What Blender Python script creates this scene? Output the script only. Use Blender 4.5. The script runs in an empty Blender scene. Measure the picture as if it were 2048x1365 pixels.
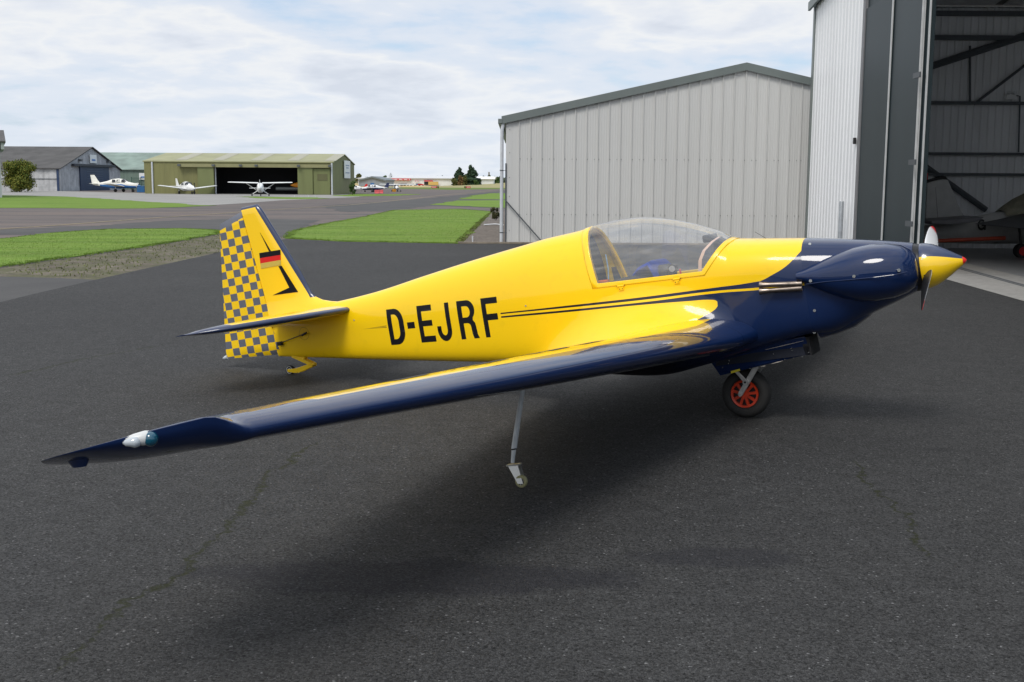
import bpy, bmesh, math, random
import numpy as np
from mathutils import Vector, Matrix, Euler
random.seed(7); rng = np.random.default_rng(7)
R = math.radians
sc = bpy.context.scene
C = sc.collection
# ------------------------------------------------------------------ camera
FPX, CH, HZ, ROLL = 2325.0, 1.645, 363.3, .0065
PITCH = math.atan((682.5-HZ)/FPX)
cam_d = bpy.data.cameras.new("camera"); cam = bpy.data.objects.new("camera", cam_d); C.objects.link(cam)
cam_d.sensor_width = 36; cam_d.lens = 36*FPX/2048; cam_d.clip_end = 6000; cam_d.clip_start = .05
cam.matrix_world = Matrix.Translation((0, 0, CH)) @ Matrix.Rotation(R(90)-PITCH, 4, 'X') @ Matrix.Rotation(ROLL, 4, 'Z')
sc.camera = cam
# ------------------------------------------------------------------ world: sky with a broken cloud layer
SUN_EL, SUN_ROT = R(54), R(204)
sc.view_settings.view_transform = 'Standard'; sc.view_settings.look = 'None'
sc.view_settings.exposure = 0.2; sc.view_settings.gamma = 1
W = bpy.data.worlds.new("World"); sc.world = W; W.use_nodes = True
nt = W.node_tree; nt.nodes.clear()
def N(nt, typ, **kw):
    n = nt.nodes.new(typ)
    for k, v in kw.items():
        if k.startswith('i_'):
            n.inputs[k[2:].replace('_', ' ')].default_value = v
        else: setattr(n, k, v)
    return n
def LK(nt, a, b): nt.links.new(a, b)
def mth(nt, op, a, b=None, c=None, clamp=False):
    n = nt.nodes.new('ShaderNodeMath'); n.operation = op; n.use_clamp = clamp
    for i, v in enumerate((a, b, c)):
        if v is None: continue
        if isinstance(v, (int, float)): n.inputs[i].default_value = v
        else: nt.links.new(v, n.inputs[i])
    return n.outputs[0]
def ramp(nt, fac, stops, interp='LINEAR'):
    n = nt.nodes.new('ShaderNodeValToRGB'); n.color_ramp.interpolation = interp
    el = n.color_ramp.elements
    while len(el) < len(stops): el.new(.5)
    for e, (p, c) in zip(el, stops):
        e.position = p; e.color = (c, c, c, 1) if isinstance(c, (int, float)) else (*c[:3], 1)
    nt.links.new(fac, n.inputs[0]); return n.outputs[0]
def mixc(nt, fac, a, b, blend='MIX'):
    n = nt.nodes.new('ShaderNodeMix'); n.data_type = 'RGBA'; n.blend_type = blend
    for i, v in ((0, fac), (6, a), (7, b)):
        if isinstance(v, (int, float)): n.inputs[i].default_value = v if i == 0 else (v, v, v, 1)
        elif isinstance(v, tuple): n.inputs[i].default_value = (*v[:3], 1)
        else: nt.links.new(v, n.inputs[i])
    return n.outputs[2]
def noise(nt, vec, scale, detail=4, rough=.55, dist=0.0):
    n = nt.nodes.new('ShaderNodeTexNoise'); n.inputs['Scale'].default_value = scale
    n.inputs['Detail'].default_value = detail; n.inputs['Roughness'].default_value = rough
    n.inputs['Distortion'].default_value = dist
    if vec is not None: nt.links.new(vec, n.inputs['Vector'])
    return n.outputs['Fac']
def build_world():
    sky = N(nt, 'ShaderNodeTexSky', sky_type='NISHITA', sun_disc=False, sun_elevation=SUN_EL, sun_rotation=SUN_ROT,
            air_density=1.0, dust_density=1.2, ozone_density=1.5)
    bg = N(nt, 'ShaderNodeBackground'); out = N(nt, 'ShaderNodeOutputWorld')
    tc = N(nt, 'ShaderNodeTexCoord'); sp = N(nt, 'ShaderNodeSeparateXYZ'); LK(nt, tc.outputs['Generated'], sp.inputs[0])
    z = mth(nt, 'ADD', mth(nt, 'MAXIMUM', sp.outputs[2], 0.0), .18)
    px = mth(nt, 'DIVIDE', sp.outputs[0], z); py = mth(nt, 'DIVIDE', sp.outputs[1], z)
    cb = N(nt, 'ShaderNodeCombineXYZ'); LK(nt, px, cb.inputs[0]); LK(nt, py, cb.inputs[1]); cb.inputs[2].default_value = 3.7
    big = noise(nt, cb.outputs[0], .75, 3, .5)
    mid = noise(nt, cb.outputs[0], 2.3, 5, .52, .2)
    fine = noise(nt, cb.outputs[0], 8.0, 5, .55, .2)
    dens = mth(nt, 'ADD', mth(nt, 'MULTIPLY', mid, .62), mth(nt, 'ADD', mth(nt, 'MULTIPLY', big, .28), mth(nt, 'MULTIPLY', fine, .13)))
    # more open towards the right of the view (world +X)
    dens = mth(nt, 'SUBTRACT', dens, mth(nt, 'MULTIPLY', mth(nt, 'MAXIMUM', mth(nt, 'SUBTRACT', sp.outputs[0], .12), 0.0), .34))
    cover = ramp(nt, dens, [(.35, .10), (.43, .85), (.50, 1.0)])
    ccol = ramp(nt, dens, [(.40, (.62, .67, .76)), (.475, (.66, .70, .77)), (.53, (.78, .785, .79)), (.585, (.67, .70, .76)), (.65, (.54, .58, .66))])
    hz = ramp(nt, sp.outputs[2], [(0.0, 1.0), (.10, .45), (.22, 0.0)])
    ccol = mixc(nt, mth(nt, 'MULTIPLY', hz, .62), ccol, (.68, .74, .82))
    # the layer overhead is brighter than low down
    up = ramp(nt, sp.outputs[2], [(.15, 0.0), (.75, 1.0)])
    ccol = mixc(nt, up, ccol, (1.4, 1.39, 1.37), 'MULTIPLY')
    skyc = mixc(nt, .55, mixc(nt, 1.0, sky.outputs[0], (.11, .11, .11), 'MULTIPLY'), (.52, .66, .86))
    fin = mixc(nt, cover, skyc, ccol)
    # cloud colours are kept at display scale, so the strength is 1 on the mixed colour
    bg.inputs['Strength'].default_value = 1.0
    LK(nt, fin, bg.inputs['Color']); LK(nt, bg.outputs[0], out.inputs[0])
build_world()
sun_d = bpy.data.lights.new("sun", 'SUN'); sun = bpy.data.objects.new("sun", sun_d); C.objects.link(sun)
sun_d.energy = 1.7; sun_d.angle = R(20); sun_d.color = (1, .955, .89)
# light comes from behind and to the right of the camera, high up
sd = Vector((math.sin(SUN_ROT)*math.cos(SUN_EL), math.cos(SUN_ROT)*math.cos(SUN_EL), math.sin(SUN_EL)))
sun.rotation_euler = sd.to_track_quat('Z', 'Y').to_euler()

# ------------------------------------------------------------------ tracing helpers (pixel of the 2048 px photograph -> real place)
_c, _s = math.cos(PITCH), math.sin(PITCH)
def ray(X, Y):
    X1, V1 = X-1024, 682.5-Y
    X0 = X1*math.cos(ROLL)-V1*math.sin(ROLL); V0 = V1*math.cos(ROLL)+X1*math.sin(ROLL)
    return Vector((X0/FPX, _c+V0/FPX*_s, -_s+V0/FPX*_c))
def gnd(X, Y, z=0.0):
    d = ray(X, Y); t = (z-CH)/d.z; return Vector((d.x*t, d.y*t, z))
def at(X, Y, depth):
    d = ray(X, Y); t = depth/d.y; return Vector((d.x*t, depth, CH+d.z*t))

# ------------------------------------------------------------------ mesh helpers
def setp(o, label=None, cat=None, group=None, kind=None):
    if label: o['label'] = label
    if cat: o['category'] = cat
    if group: o['group'] = group
    if kind: o['kind'] = kind
    return o
class MB:
    def __init__(s): s.v = []; s.f = []; s.m = []
    def add(s, vs, fs, mi=0):
        b = len(s.v); s.v += [tuple(v) for v in vs]; s.f += [tuple(b+i for i in f) for f in fs]; s.m += [mi]*len(fs); return s
    def box(s, x0, y0, z0, x1, y1, z1, mi=0, M=None):
        vs = [Vector(p) for p in ((x0,y0,z0),(x1,y0,z0),(x1,y1,z0),(x0,y1,z0),(x0,y0,z1),(x1,y0,z1),(x1,y1,z1),(x0,y1,z1))]
        if M is not None: vs = [M @ v for v in vs]
        return s.add(vs, [(0,3,2,1),(4,5,6,7),(0,1,5,4),(1,2,6,5),(2,3,7,6),(3,0,4,7)], mi)
    def tube(s, pts, rad, n=12, mi=0, cap=True):
        pts = [Vector(p) for p in pts]
        if isinstance(rad, (int, float)): rad = [rad]*len(pts)
        rings = []; up = None
        for i, p in enumerate(pts):
            t = (pts[min(i+1, len(pts)-1)]-pts[max(i-1, 0)]).normalized()
            if up is None: up = Vector((0,0,1)) if abs(t.z) < .9 else Vector((1,0,0))
            a = t.cross(up).normalized(); b = a.cross(t).normalized(); up = b
            rings.append([p+(a*math.cos(2*math.pi*k/n)+b*math.sin(2*math.pi*k/n))*rad[i] for k in range(n)])
        return s.loft(rings, True, cap, mi)
    def loft(s, rings, closed=True, cap=True, mi=0):
        n = len(rings[0]); vs = [v for r in rings for v in r]; fs = []
        for i in range(len(rings)-1):
            for k in range(n if closed else n-1):
                k2 = (k+1) % n
                fs.append((i*n+k, i*n+k2, (i+1)*n+k2, (i+1)*n+k))
        if cap and closed:
            fs.append(tuple(range(n-1, -1, -1))); fs.append(tuple((len(rings)-1)*n+k for k in range(n)))
        return s.add(vs, fs, mi)
    def prism(s, poly, a, b, axis=1, mi=0):
        # poly of 2-D points extruded along an axis from a to b
        def P(p, t):
            q = list(p); q.insert(axis, t); return q
        n = len(poly)
        vs = [P(p, a) for p in poly]+[P(p, b) for p in poly]
        fs = [tuple(range(n)), tuple(range(2*n-1, n-1, -1))]+[(i, i+n, (i+1) % n+n, (i+1) % n) for i in range(n)]
        return s.add(vs, fs, mi)
    def build(s, name, mat, parent=None, smooth=False, bevel=0, ang=40, loc=None):
        me = bpy.data.meshes.new(name); me.from_pydata(s.v, [], s.f)
        mats = mat if isinstance(mat, (list, tuple)) else [mat]
        for m in mats: me.materials.append(m)
        if len(mats) > 1: me.polygons.foreach_set('material_index', s.m)
        bm = bmesh.new(); bm.from_mesh(me); bmesh.ops.remove_doubles(bm, verts=bm.verts, dist=1e-6)
        bmesh.ops.recalc_face_normals(bm, faces=bm.faces); bm.to_mesh(me); bm.free()
        if smooth:
            me.polygons.foreach_set('use_smooth', [True]*len(me.polygons))
            if ang: me.set_sharp_from_angle(angle=R(ang))
        o = bpy.data.objects.new(name, me); C.objects.link(o)
        if parent is not None: o.parent = parent
        if loc is not None: o.location = loc
        if bevel:
            b = o.modifiers.new('bevel', 'BEVEL'); b.width = bevel; b.segments = 2; b.limit_method = 'ANGLE'; b.angle_limit = R(35)
        return o
def empty(name, loc=(0,0,0), rot=(0,0,0), **kw):
    o = bpy.data.objects.new(name, None); C.objects.link(o); o.location = loc; o.rotation_euler = rot; o.empty_display_size = .3
    setp(o, **kw); return o
def pchip(x, y, xi):
    x = np.asarray(x, float); y = np.asarray(y, float); xi = np.asarray(xi, float)
    if x[0] > x[-1]: x = x[::-1]; y = y[::-1]
    hh = np.diff(x); dl = np.diff(y)/hh; d = np.zeros(len(x))
    for i in range(1, len(x)-1):
        if dl[i-1]*dl[i] > 0:
            w1 = 2*hh[i]+hh[i-1]; w2 = hh[i]+2*hh[i-1]; d[i] = (w1+w2)/(w1/dl[i-1]+w2/dl[i])
    d[0] = dl[0]; d[-1] = dl[-1]
    xi = np.clip(xi, x[0], x[-1]); k = np.clip(np.searchsorted(x, xi)-1, 0, len(x)-2)
    t = (xi-x[k])/hh[k]
    return (2*t**3-3*t**2+1)*y[k]+(t**3-2*t**2+t)*hh[k]*d[k]+(-2*t**3+3*t**2)*y[k+1]+(t**3-t**2)*hh[k]*d[k+1]

# ------------------------------------------------------------------ materials
def newmat(name):
    m = bpy.data.materials.new(name); m.use_nodes = True; n = m.node_tree; p = n.nodes['Principled BSDF']; return m, n, p
def objco(n, which='Object'):
    tc = n.nodes.new('ShaderNodeTexCoord'); return tc.outputs[which]
def simple(name, col, rough=.5, metal=0.0, var=.08, scale=6.0, bump=0.0, bscale=40.0, coat=0.0, spec=.5, world=False):
    m, n, p = newmat(name)
    if world:
        g = n.nodes.new('ShaderNodeNewGeometry'); co = g.outputs['Position']
    else: co = objco(n)
    f = noise(n, co, scale, 5)
    c0 = tuple(max(0, c*(1-var)) for c in col); c1 = tuple(min(1, c*(1+var)) for c in col)
    LK(n, mixc(n, ramp(n, f, [(.3, 0.0), (.7, 1.0)]), c0, c1), p.inputs['Base Color'])
    p.inputs['Roughness'].default_value = rough; p.inputs['Metallic'].default_value = metal
    p.inputs['Coat Weight'].default_value = coat; p.inputs['Coat Roughness'].default_value = .04
    p.inputs['Specular IOR Level'].default_value = spec
    LK(n, mth(n, 'ADD', rough-.04, mth(n, 'MULTIPLY', noise(n, co, scale*2.3, 4), .08)), p.inputs['Roughness'])
    if bump:
        b = n.nodes.new('ShaderNodeBump'); b.inputs['Strength'].default_value = bump; b.inputs['Distance'].default_value = .01
        LK(n, noise(n, co, bscale, 4), b.inputs['Height']); LK(n, b.outputs[0], p.inputs['Normal'])
    return m
YEL = (.98, .625, .003); NAVY = (.005, .0175, .070); BLK = (.012, .012, .016)
yellow = simple('yellow paint', YEL, .3, var=.03, coat=.6, scale=2)
navy = simple('navy paint', NAVY, .3, var=.1, coat=1.0, scale=3, spec=.05)
black = simple('black decal', (.006, .006, .009), .45, var=.1, spec=.25)
blackm = simple('black rubber', (.016, .016, .017), .75, var=.25, bump=.2)
darkm = simple('dark metal', (.03, .03, .032), .45, .6)
white = simple('white paint', (.78, .79, .78), .35, var=.05)
steel = simple('worn steel', (.52, .51, .49), .4, .7, var=.25, scale=30)
chrome = simple('screw metal', (.7, .7, .68), .25, 1.0)
redp = simple('red paint', (.62, .012, .01), .35)
orange = simple('orange rim paint', (.60, .045, .012), .35, var=.2, scale=20)
greyp = simple('grey tube paint', (.60, .62, .62), .4, var=.1, scale=20)
gold = simple('gold decal', (.55, .42, .08), .35)
def glassmat(name, tint, rough=.0):
    m = bpy.data.materials.new(name); m.use_nodes = True; n = m.node_tree; n.nodes.clear()
    out = N(n, 'ShaderNodeOutputMaterial'); tr = N(n, 'ShaderNodeBsdfTransparent'); gl = N(n, 'ShaderNodeBsdfGlossy')
    tr.inputs[0].default_value = (*tint, 1); gl.inputs['Roughness'].default_value = rough
    g = N(n, 'ShaderNodeNewGeometry'); dt = N(n, 'ShaderNodeVectorMath', operation='DOT_PRODUCT'); LK(n, g.outputs['Incoming'], dt.inputs[0]); LK(n, g.outputs['Normal'], dt.inputs[1])
    k = mth(n, 'SUBTRACT', 1.0, mth(n, 'ABSOLUTE', dt.outputs['Value']), clamp=True)
    f = mth(n, 'ADD', .15, mth(n, 'MULTIPLY', mth(n, 'POWER', k, 3.4), .95), clamp=True)     # both faces of a thin acrylic sheet
    # pale streaks painted in for reflections, drawn out along the canopy
    co = objco(n); mp = N(n, 'ShaderNodeMapping'); mp.inputs['Scale'].default_value = (1.2, 5, 9); LK(n, co, mp.inputs[0])
    streakv = ramp(n, noise(n, mp.outputs[0], 2.0, 6, .65, .6), [(.42, .04), (.56, .14), (.70, .34)])
    df = N(n, 'ShaderNodeBsdfDiffuse'); df.inputs[0].default_value = (.8, .82, .85, 1); m0 = N(n, 'ShaderNodeMixShader'); LK(n, mth(n, 'MULTIPLY', streakv, .55), m0.inputs[0]); LK(n, tr.outputs[0], m0.inputs[1]); LK(n, df.outputs[0], m0.inputs[2]); tr = m0
    mx = N(n, 'ShaderNodeMixShader'); LK(n, f, mx.inputs[0])
    LK(n, tr.outputs[0], mx.inputs[1]); LK(n, gl.outputs[0], mx.inputs[2]); LK(n, mx.outputs[0], out.inputs[0]); return m
canopy_glass_m = glassmat('acrylic canopy', (.97, .975, .98), .01)
far_glass = simple('dark window glass', (.03, .035, .045), .12)

# ------------------------------------------------------------------ ground
def gmat(name, build): 
    m, n, p = newmat(name); g = n.nodes.new('ShaderNodeNewGeometry'); build(n, p, g.outputs['Position']); return m
def seg_mask(n, pos, P, Q, width, wob=.05, wsc=2.0):
    """soft mask round the segment P-Q with a wobbling course"""
    P = Vector(P[:2]); Q = Vector(Q[:2]); d = (Q-P); L = d.length; d.normalize(); nn = Vector((-d.y, d.x))
    sp = n.nodes.new('ShaderNodeSeparateXYZ'); LK(n, pos, sp.inputs[0])
    dist = mth(n, 'ADD', mth(n, 'MULTIPLY', sp.outputs[0], nn.x), mth(n, 'MULTIPLY', sp.outputs[1], nn.y))
    dist = mth(n, 'SUBTRACT', dist, P.dot(nn))
    al = mth(n, 'SUBTRACT', mth(n, 'ADD', mth(n, 'MULTIPLY', sp.outputs[0], d.x), mth(n, 'MULTIPLY', sp.outputs[1], d.y)), P.dot(d))
    w = mth(n, 'MULTIPLY', mth(n, 'ADD', mth(n, 'MULTIPLY', mth(n, 'SUBTRACT', noise(n, pos, wsc*.35, 4, .6), .5), .5), mth(n, 'MULTIPLY', mth(n, 'SUBTRACT', noise(n, pos, 14, 5, .7), .5), .16)), 1.0)
    ad = mth(n, 'ABSOLUTE', mth(n, 'ADD', dist, w))
    m = mth(n, 'SUBTRACT', 1.0, mth(n, 'DIVIDE', ad, width), clamp=True)
    e = mth(n, 'MULTIPLY', mth(n, 'MULTIPLY', al, 4.0, clamp=True), mth(n, 'MULTIPLY', mth(n, 'SUBTRACT', L, al), 4.0, clamp=True))
    return mth(n, 'MULTIPLY', m, e)
def b_apron(n, p, pos):
    big = noise(n, pos, .35, 5, .6); mid = noise(n, pos, 2.2, 5); 
    base = mixc(n, ramp(n, big, [(.3, 0.0), (.7, 1.0)]), (.051, .051, .0518), (.068, .068, .0675))
    base = mixc(n, mth(n, 'MULTIPLY', ramp(n, mid, [(.35, 0.0), (.65, 1.0)]), .5), base, (.058, .0577, .057))
    # aggregate: voronoi stones, darker binder between, a few pale stones
    v1 = N(n, 'ShaderNodeTexVoronoi'); v1.inputs['Scale'].default_value = 115; LK(n, pos, v1.inputs['Vector'])
    v2 = N(n, 'ShaderNodeTexVoronoi', feature='DISTANCE_TO_EDGE'); v2.inputs['Scale'].default_value = 115; LK(n, pos, v2.inputs['Vector'])
    hs = N(n, 'ShaderNodeSeparateColor'); LK(n, v1.outputs['Color'], hs.inputs[0])
    tone = ramp(n, hs.outputs[0], [(0.0, .5), (.5, 1.0), (.95, 1.25), (.99, 1.6), (1.0, 3.6)])
    base = mixc(n, 1.0, base, tone, 'MULTIPLY')
    gap = ramp(n, v2.outputs['Distance'], [(0.0, .55), (.10, 1.0)])
    base = mixc(n, 1.0, base, gap, 'MULTIPLY')
    # pits where the surface has lost stones
    pit = ramp(n, noise(n, pos, 62, 4, .65), [(.36, .28), (.44, 1.0)])
    clump = ramp(n, noise(n, pos, 7, 6, .7), [(.35, .86), (.65, 1.14)]); base = mixc(n, 1.0, base, clump, 'MULTIPLY')
    base = mixc(n, .8, base, pit, 'MULTIPLY')
    # darker patches with ragged edges on the surface
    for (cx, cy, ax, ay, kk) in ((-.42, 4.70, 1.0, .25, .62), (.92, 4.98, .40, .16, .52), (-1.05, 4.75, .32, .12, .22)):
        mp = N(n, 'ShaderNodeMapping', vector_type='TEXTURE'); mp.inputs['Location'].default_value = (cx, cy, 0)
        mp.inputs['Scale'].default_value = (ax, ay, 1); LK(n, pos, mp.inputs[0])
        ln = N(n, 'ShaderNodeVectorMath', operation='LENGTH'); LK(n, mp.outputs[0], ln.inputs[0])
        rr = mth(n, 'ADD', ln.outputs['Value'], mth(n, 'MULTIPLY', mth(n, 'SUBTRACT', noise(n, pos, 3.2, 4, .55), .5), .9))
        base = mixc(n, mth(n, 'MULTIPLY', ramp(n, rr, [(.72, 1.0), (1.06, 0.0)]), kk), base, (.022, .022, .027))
    for x, y, a in ((1905, 611, .07), (1947, 609, .12), (1935, 651, .05), (1880, 900, .1), (1750, 640, .09)):
        q = gnd(x, y); mp = N(n, 'ShaderNodeMapping', vector_type='TEXTURE'); mp.inputs['Location'].default_value = (q.x, q.y, 0)
        mp.inputs['Scale'].default_value = (a, a*.8, 1); LK(n, pos, mp.inputs[0])
        ln = N(n, 'ShaderNodeVectorMath', operation='LENGTH'); LK(n, mp.outputs[0], ln.inputs[0])
        base = mixc(n, mth(n, 'MULTIPLY', ramp(n, ln.outputs['Value'], [(.5, 1.0), (1.0, 0.0)]), .4), base, (.02, .02, .022))
    # joints with moss
    crk = []
    for P, Q, wd in ((gnd(632, 880), gnd(110, 1360), .020), (gnd(1695, 915), gnd(1880, 1130), .016), (gnd(0, 755), gnd(330, 690), .03)):
        crk.append(seg_mask(n, pos, P, Q, wd, .012, 2.5))
    ck = mth(n, 'MAXIMUM', mth(n, 'MAXIMUM', crk[0], mth(n, 'MULTIPLY', crk[1], .8)), mth(n, 'MULTIPLY', crk[2], .5))
    ckm = mth(n, 'MULTIPLY', ramp(n, ck, [(.08, 0.0), (.45, 1.0)]), ramp(n, noise(n, pos, 21, 6, .8), [(.40, 0.0), (.52, 1.0)]))
    base = mixc(n, ckm, base, (.030, .033, .016))
    fl = ramp(n, noise(n, pos, 13, 5, .7), [(.66, 0.0), (.74, .35)])
    base = mixc(n, fl, base, (.030, .030, .017))
    LK(n, base, p.inputs['Base Color'])
    LK(n, ramp(n, hs.outputs[1], [(0, .62), (1, .9)]), p.inputs['Roughness']); p.inputs['Specular IOR Level'].default_value = .16
    b = N(n, 'ShaderNodeBump'); b.inputs['Strength'].default_value = .8; b.inputs['Distance'].default_value = .0045
    hgt = mth(n, 'ADD', mth(n, 'MULTIPLY', ramp(n, v2.outputs['Distance'], [(0, 0.0), (.25, 1.0)]), .6), mth(n, 'ADD', mth(n, 'MULTIPLY', hs.outputs[2], .35), mth(n, 'MULTIPLY', pit, 1.0)))
    hgt = mth(n, 'SUBTRACT', hgt, mth(n, 'MULTIPLY', ckm, .9))
    LK(n, hgt, b.inputs['Height']); LK(n, b.outputs[0], p.inputs['Normal'])
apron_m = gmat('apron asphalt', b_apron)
def b_taxi(n, p, pos):
    sp = N(n, 'ShaderNodeMapping'); sp.inputs['Scale'].default_value = (.05, .35, 1); sp.inputs['Rotation'].default_value = (0, 0, R(-12)); LK(n, pos, sp.inputs[0])
    st = noise(n, sp.outputs[0], 1.4, 6, .6)
    base = mixc(n, ramp(n, st, [(.36, 0.0), (.60, 1.0)]), (.066, .064, .068), (.150, .118, .104))
    base = mixc(n, mth(n, 'MULTIPLY', ramp(n, noise(n, pos, 1.1, 6, .65), [(.42, 0.0), (.7, 1.0)]), .45), base, (.15, .135, .12))
    base = mixc(n, 1.0, base, ramp(n, noise(n, pos, 30, 3, .7), [(.3, .78), (.7, 1.2)]), 'MULTIPLY')
    LK(n, base, p.inputs['Base Color']); p.inputs['Roughness'].default_value = .85; p.inputs['Specular IOR Level'].default_value = .25
taxi_m = gmat('taxiway asphalt', b_taxi)
def b_dark(n, p, pos):
    base = mixc(n, ramp(n, noise(n, pos, .5, 5), [(.3, 0.0), (.7, 1.0)]), (.062, .061, .061), (.084, .082, .080))
    base = mixc(n, 1.0, base, ramp(n, noise(n, pos, 40, 3, .7), [(.3, .8), (.7, 1.2)]), 'MULTIPLY')
    LK(n, base, p.inputs['Base Color']); p.inputs['Roughness'].default_value = .85; p.inputs['Specular IOR Level'].default_value = .25
dark_m = gmat('patched asphalt', b_dark)
def b_conc(n, p, pos):
    base = mixc(n, ramp(n, noise(n, pos, .22, 6, .6), [(.3, 0.0), (.7, 1.0)]), (.22, .215, .205), (.31, .30, .28))
    base = mixc(n, 1.0, base, ramp(n, noise(n, pos, 6, 6, .7), [(.3, .8), (.7, 1.15)]), 'MULTIPLY')
    LK(n, base, p.inputs['Base Color']); p.inputs['Roughness'].default_value = .85
conc_m = gmat('pale concrete', b_conc)
def b_floor(n, p, pos):
    base = mixc(n, ramp(n, noise(n, pos, .4, 6, .6), [(.3, 0.0), (.7, 1.0)]), (.20, .205, .21), (.28, .28, .28))
    LK(n, base, p.inputs['Base Color']); p.inputs['Roughness'].default_value = .45
floor_m = gmat('hangar floor paint', b_floor)
def b_grass(n, p, pos):
    mp = N(n, 'ShaderNodeMapping'); mp.inputs['Scale'].default_value = (.16, .9, 1); mp.inputs['Rotation'].default_value = (0, 0, R(-8)); LK(n, pos, mp.inputs[0])
    base = mixc(n, ramp(n, noise(n, mp.outputs[0], .9, 6, .6), [(.32, 0.0), (.66, 1.0)]), (.085, .155, .018), (.165, .27, .038))
    base = mixc(n, ramp(n, noise(n, pos, 2.1, 6, .65), [(.45, 0.0), (.75, .75)]), base, (.19, .23, .06))
    base = mixc(n, 1.0, base, ramp(n, noise(n, pos, 22, 3, .75), [(.3, .78), (.7, 1.2)]), 'MULTIPLY')
    LK(n, base, p.inputs['Base Color']); p.inputs['Roughness'].default_value = .9; p.inputs['Specular IOR Level'].default_value = .15
    b = N(n, 'ShaderNodeBump'); b.inputs['Distance'].default_value = .03; b.inputs['Strength'].default_value = .5
    LK(n, noise(n, pos, 14, 4, .75), b.inputs['Height']); LK(n, b.outputs[0], p.inputs['Normal'])
grass_m = gmat('mown grass', b_grass)
def b_dry(n, p, pos):
    sp = N(n, 'ShaderNodeSeparateXYZ'); LK(n, pos, sp.inputs[0])
    y = mth(n, 'ADD', sp.outputs[1], mth(n, 'MULTIPLY', noise(n, pos, .03, 4), 40))
    base = ramp(n, mth(n, 'DIVIDE', y, 900.0), [(.20, (.10, .17, .035)), (.35, (.13, .17, .045)), (.37, (.47, .36, .17)), (.75, (.40, .33, .16)), (1, (.25, .26, .12))])
    base = mixc(n, 1.0, base, ramp(n, noise(n, pos, .35, 5, .7), [(.3, .82), (.7, 1.15)]), 'MULTIPLY')
    LK(n, base, p.inputs['Base Color']); p.inputs['Roughness'].default_value = .95; p.inputs['Specular IOR Level'].default_value = .1
dry_m = gmat('airfield grassland', b_dry)
def b_verge(n, p, pos):
    f = noise(n, pos, 1.1, 6, .7)
    base = mixc(n, ramp(n, f, [(.42, 0.0), (.62, 1.0)]), (.08, .066, .045), (.175, .148, .112))
    base = mixc(n, ramp(n, noise(n, pos, 1.9, 6, .75), [(.43, 0.0), (.56, .85)]), base, (.075, .078, .026))
    v1 = N(n, 'ShaderNodeTexVoronoi'); v1.inputs['Scale'].default_value = 26; LK(n, pos, v1.inputs['Vector'])
    hs = N(n, 'ShaderNodeSeparateColor'); LK(n, v1.outputs['Color'], hs.inputs[0])
    base = mixc(n, 1.0, base, ramp(n, hs.outputs[0], [(0, .75), (.6, 1.0), (.95, 1.3), (1, 1.6)]), 'MULTIPLY')
    LK(n, base, p.inputs['Base Color']); p.inputs['Roughness'].default_value = .95
    b = N(n, 'ShaderNodeBump'); b.inputs['Distance'].default_value = .03; LK(n, hs.outputs[0], b.inputs['Height']); LK(n, b.outputs[0], p.inputs['Normal'])
verge_m = gmat('mossy gravel', b_verge)
def b_dirt(n, p, pos):
    base = mixc(n, ramp(n, noise(n, pos, 2.5, 6, .7), [(.3, 0.0), (.7, 1.0)]), (.085, .068, .056), (.17, .145, .125))
    v1 = N(n, 'ShaderNodeTexVoronoi'); v1.inputs['Scale'].default_value = 30; LK(n, pos, v1.inputs['Vector'])
    hs = N(n, 'ShaderNodeSeparateColor'); LK(n, v1.outputs['Color'], hs.inputs[0])
    base = mixc(n, 1.0, base, ramp(n, hs.outputs[0], [(0, .5), (.6, 1.0), (.95, 1.6), (1, 2.6)]), 'MULTIPLY')
    LK(n, base, p.inputs['Base Color']); p.inputs['Roughness'].default_value = .95
dirt_m = gmat('stony soil', b_dirt)

def sheet(name, pts, z, mat, kind='structure', thick=0.0, jag=0.0, step=.5):
    P = [Vector((p[0], p[1])) for p in pts]; out = []
    for i, a in enumerate(P):
        b = P[(i+1) % len(P)]
        k = max(1, min(60, int((b-a).length/step))) if jag else 1
        for j in range(k):
            q = a.lerp(b, j/k)
            if jag: q = q+Vector((rng.normal(0, jag), rng.normal(0, jag)))
            out.append((q.x, q.y, z))
    bm = bmesh.new(); vs = [bm.verts.new(v) for v in out]; es = [bm.edges.new((vs[i], vs[(i+1) % len(vs)])) for i in range(len(vs))]
    bmesh.ops.triangle_fill(bm, use_beauty=True, edges=es)
    if thick:
        r = bmesh.ops.extrude_edge_only(bm, edges=es)
        for v in [e for e in r['geom'] if isinstance(e, bmesh.types.BMVert)]: v.co.z -= thick
    bmesh.ops.recalc_face_normals(bm, faces=bm.faces)
    for f in bm.faces:
        if abs(f.normal.z) > .7 and f.normal.z < 0: f.normal_flip()
    me = bpy.data.meshes.new(name); bm.to_mesh(me); bm.free(); me.materials.append(mat)
    o = bpy.data.objects.new(name, me); C.objects.link(o); setp(o, kind=kind); return o
g = sheet('ground', [(-3000, -3000), (3000, -3000), (3000, 5000), (-3000, 5000)], -.024, dry_m)
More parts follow.
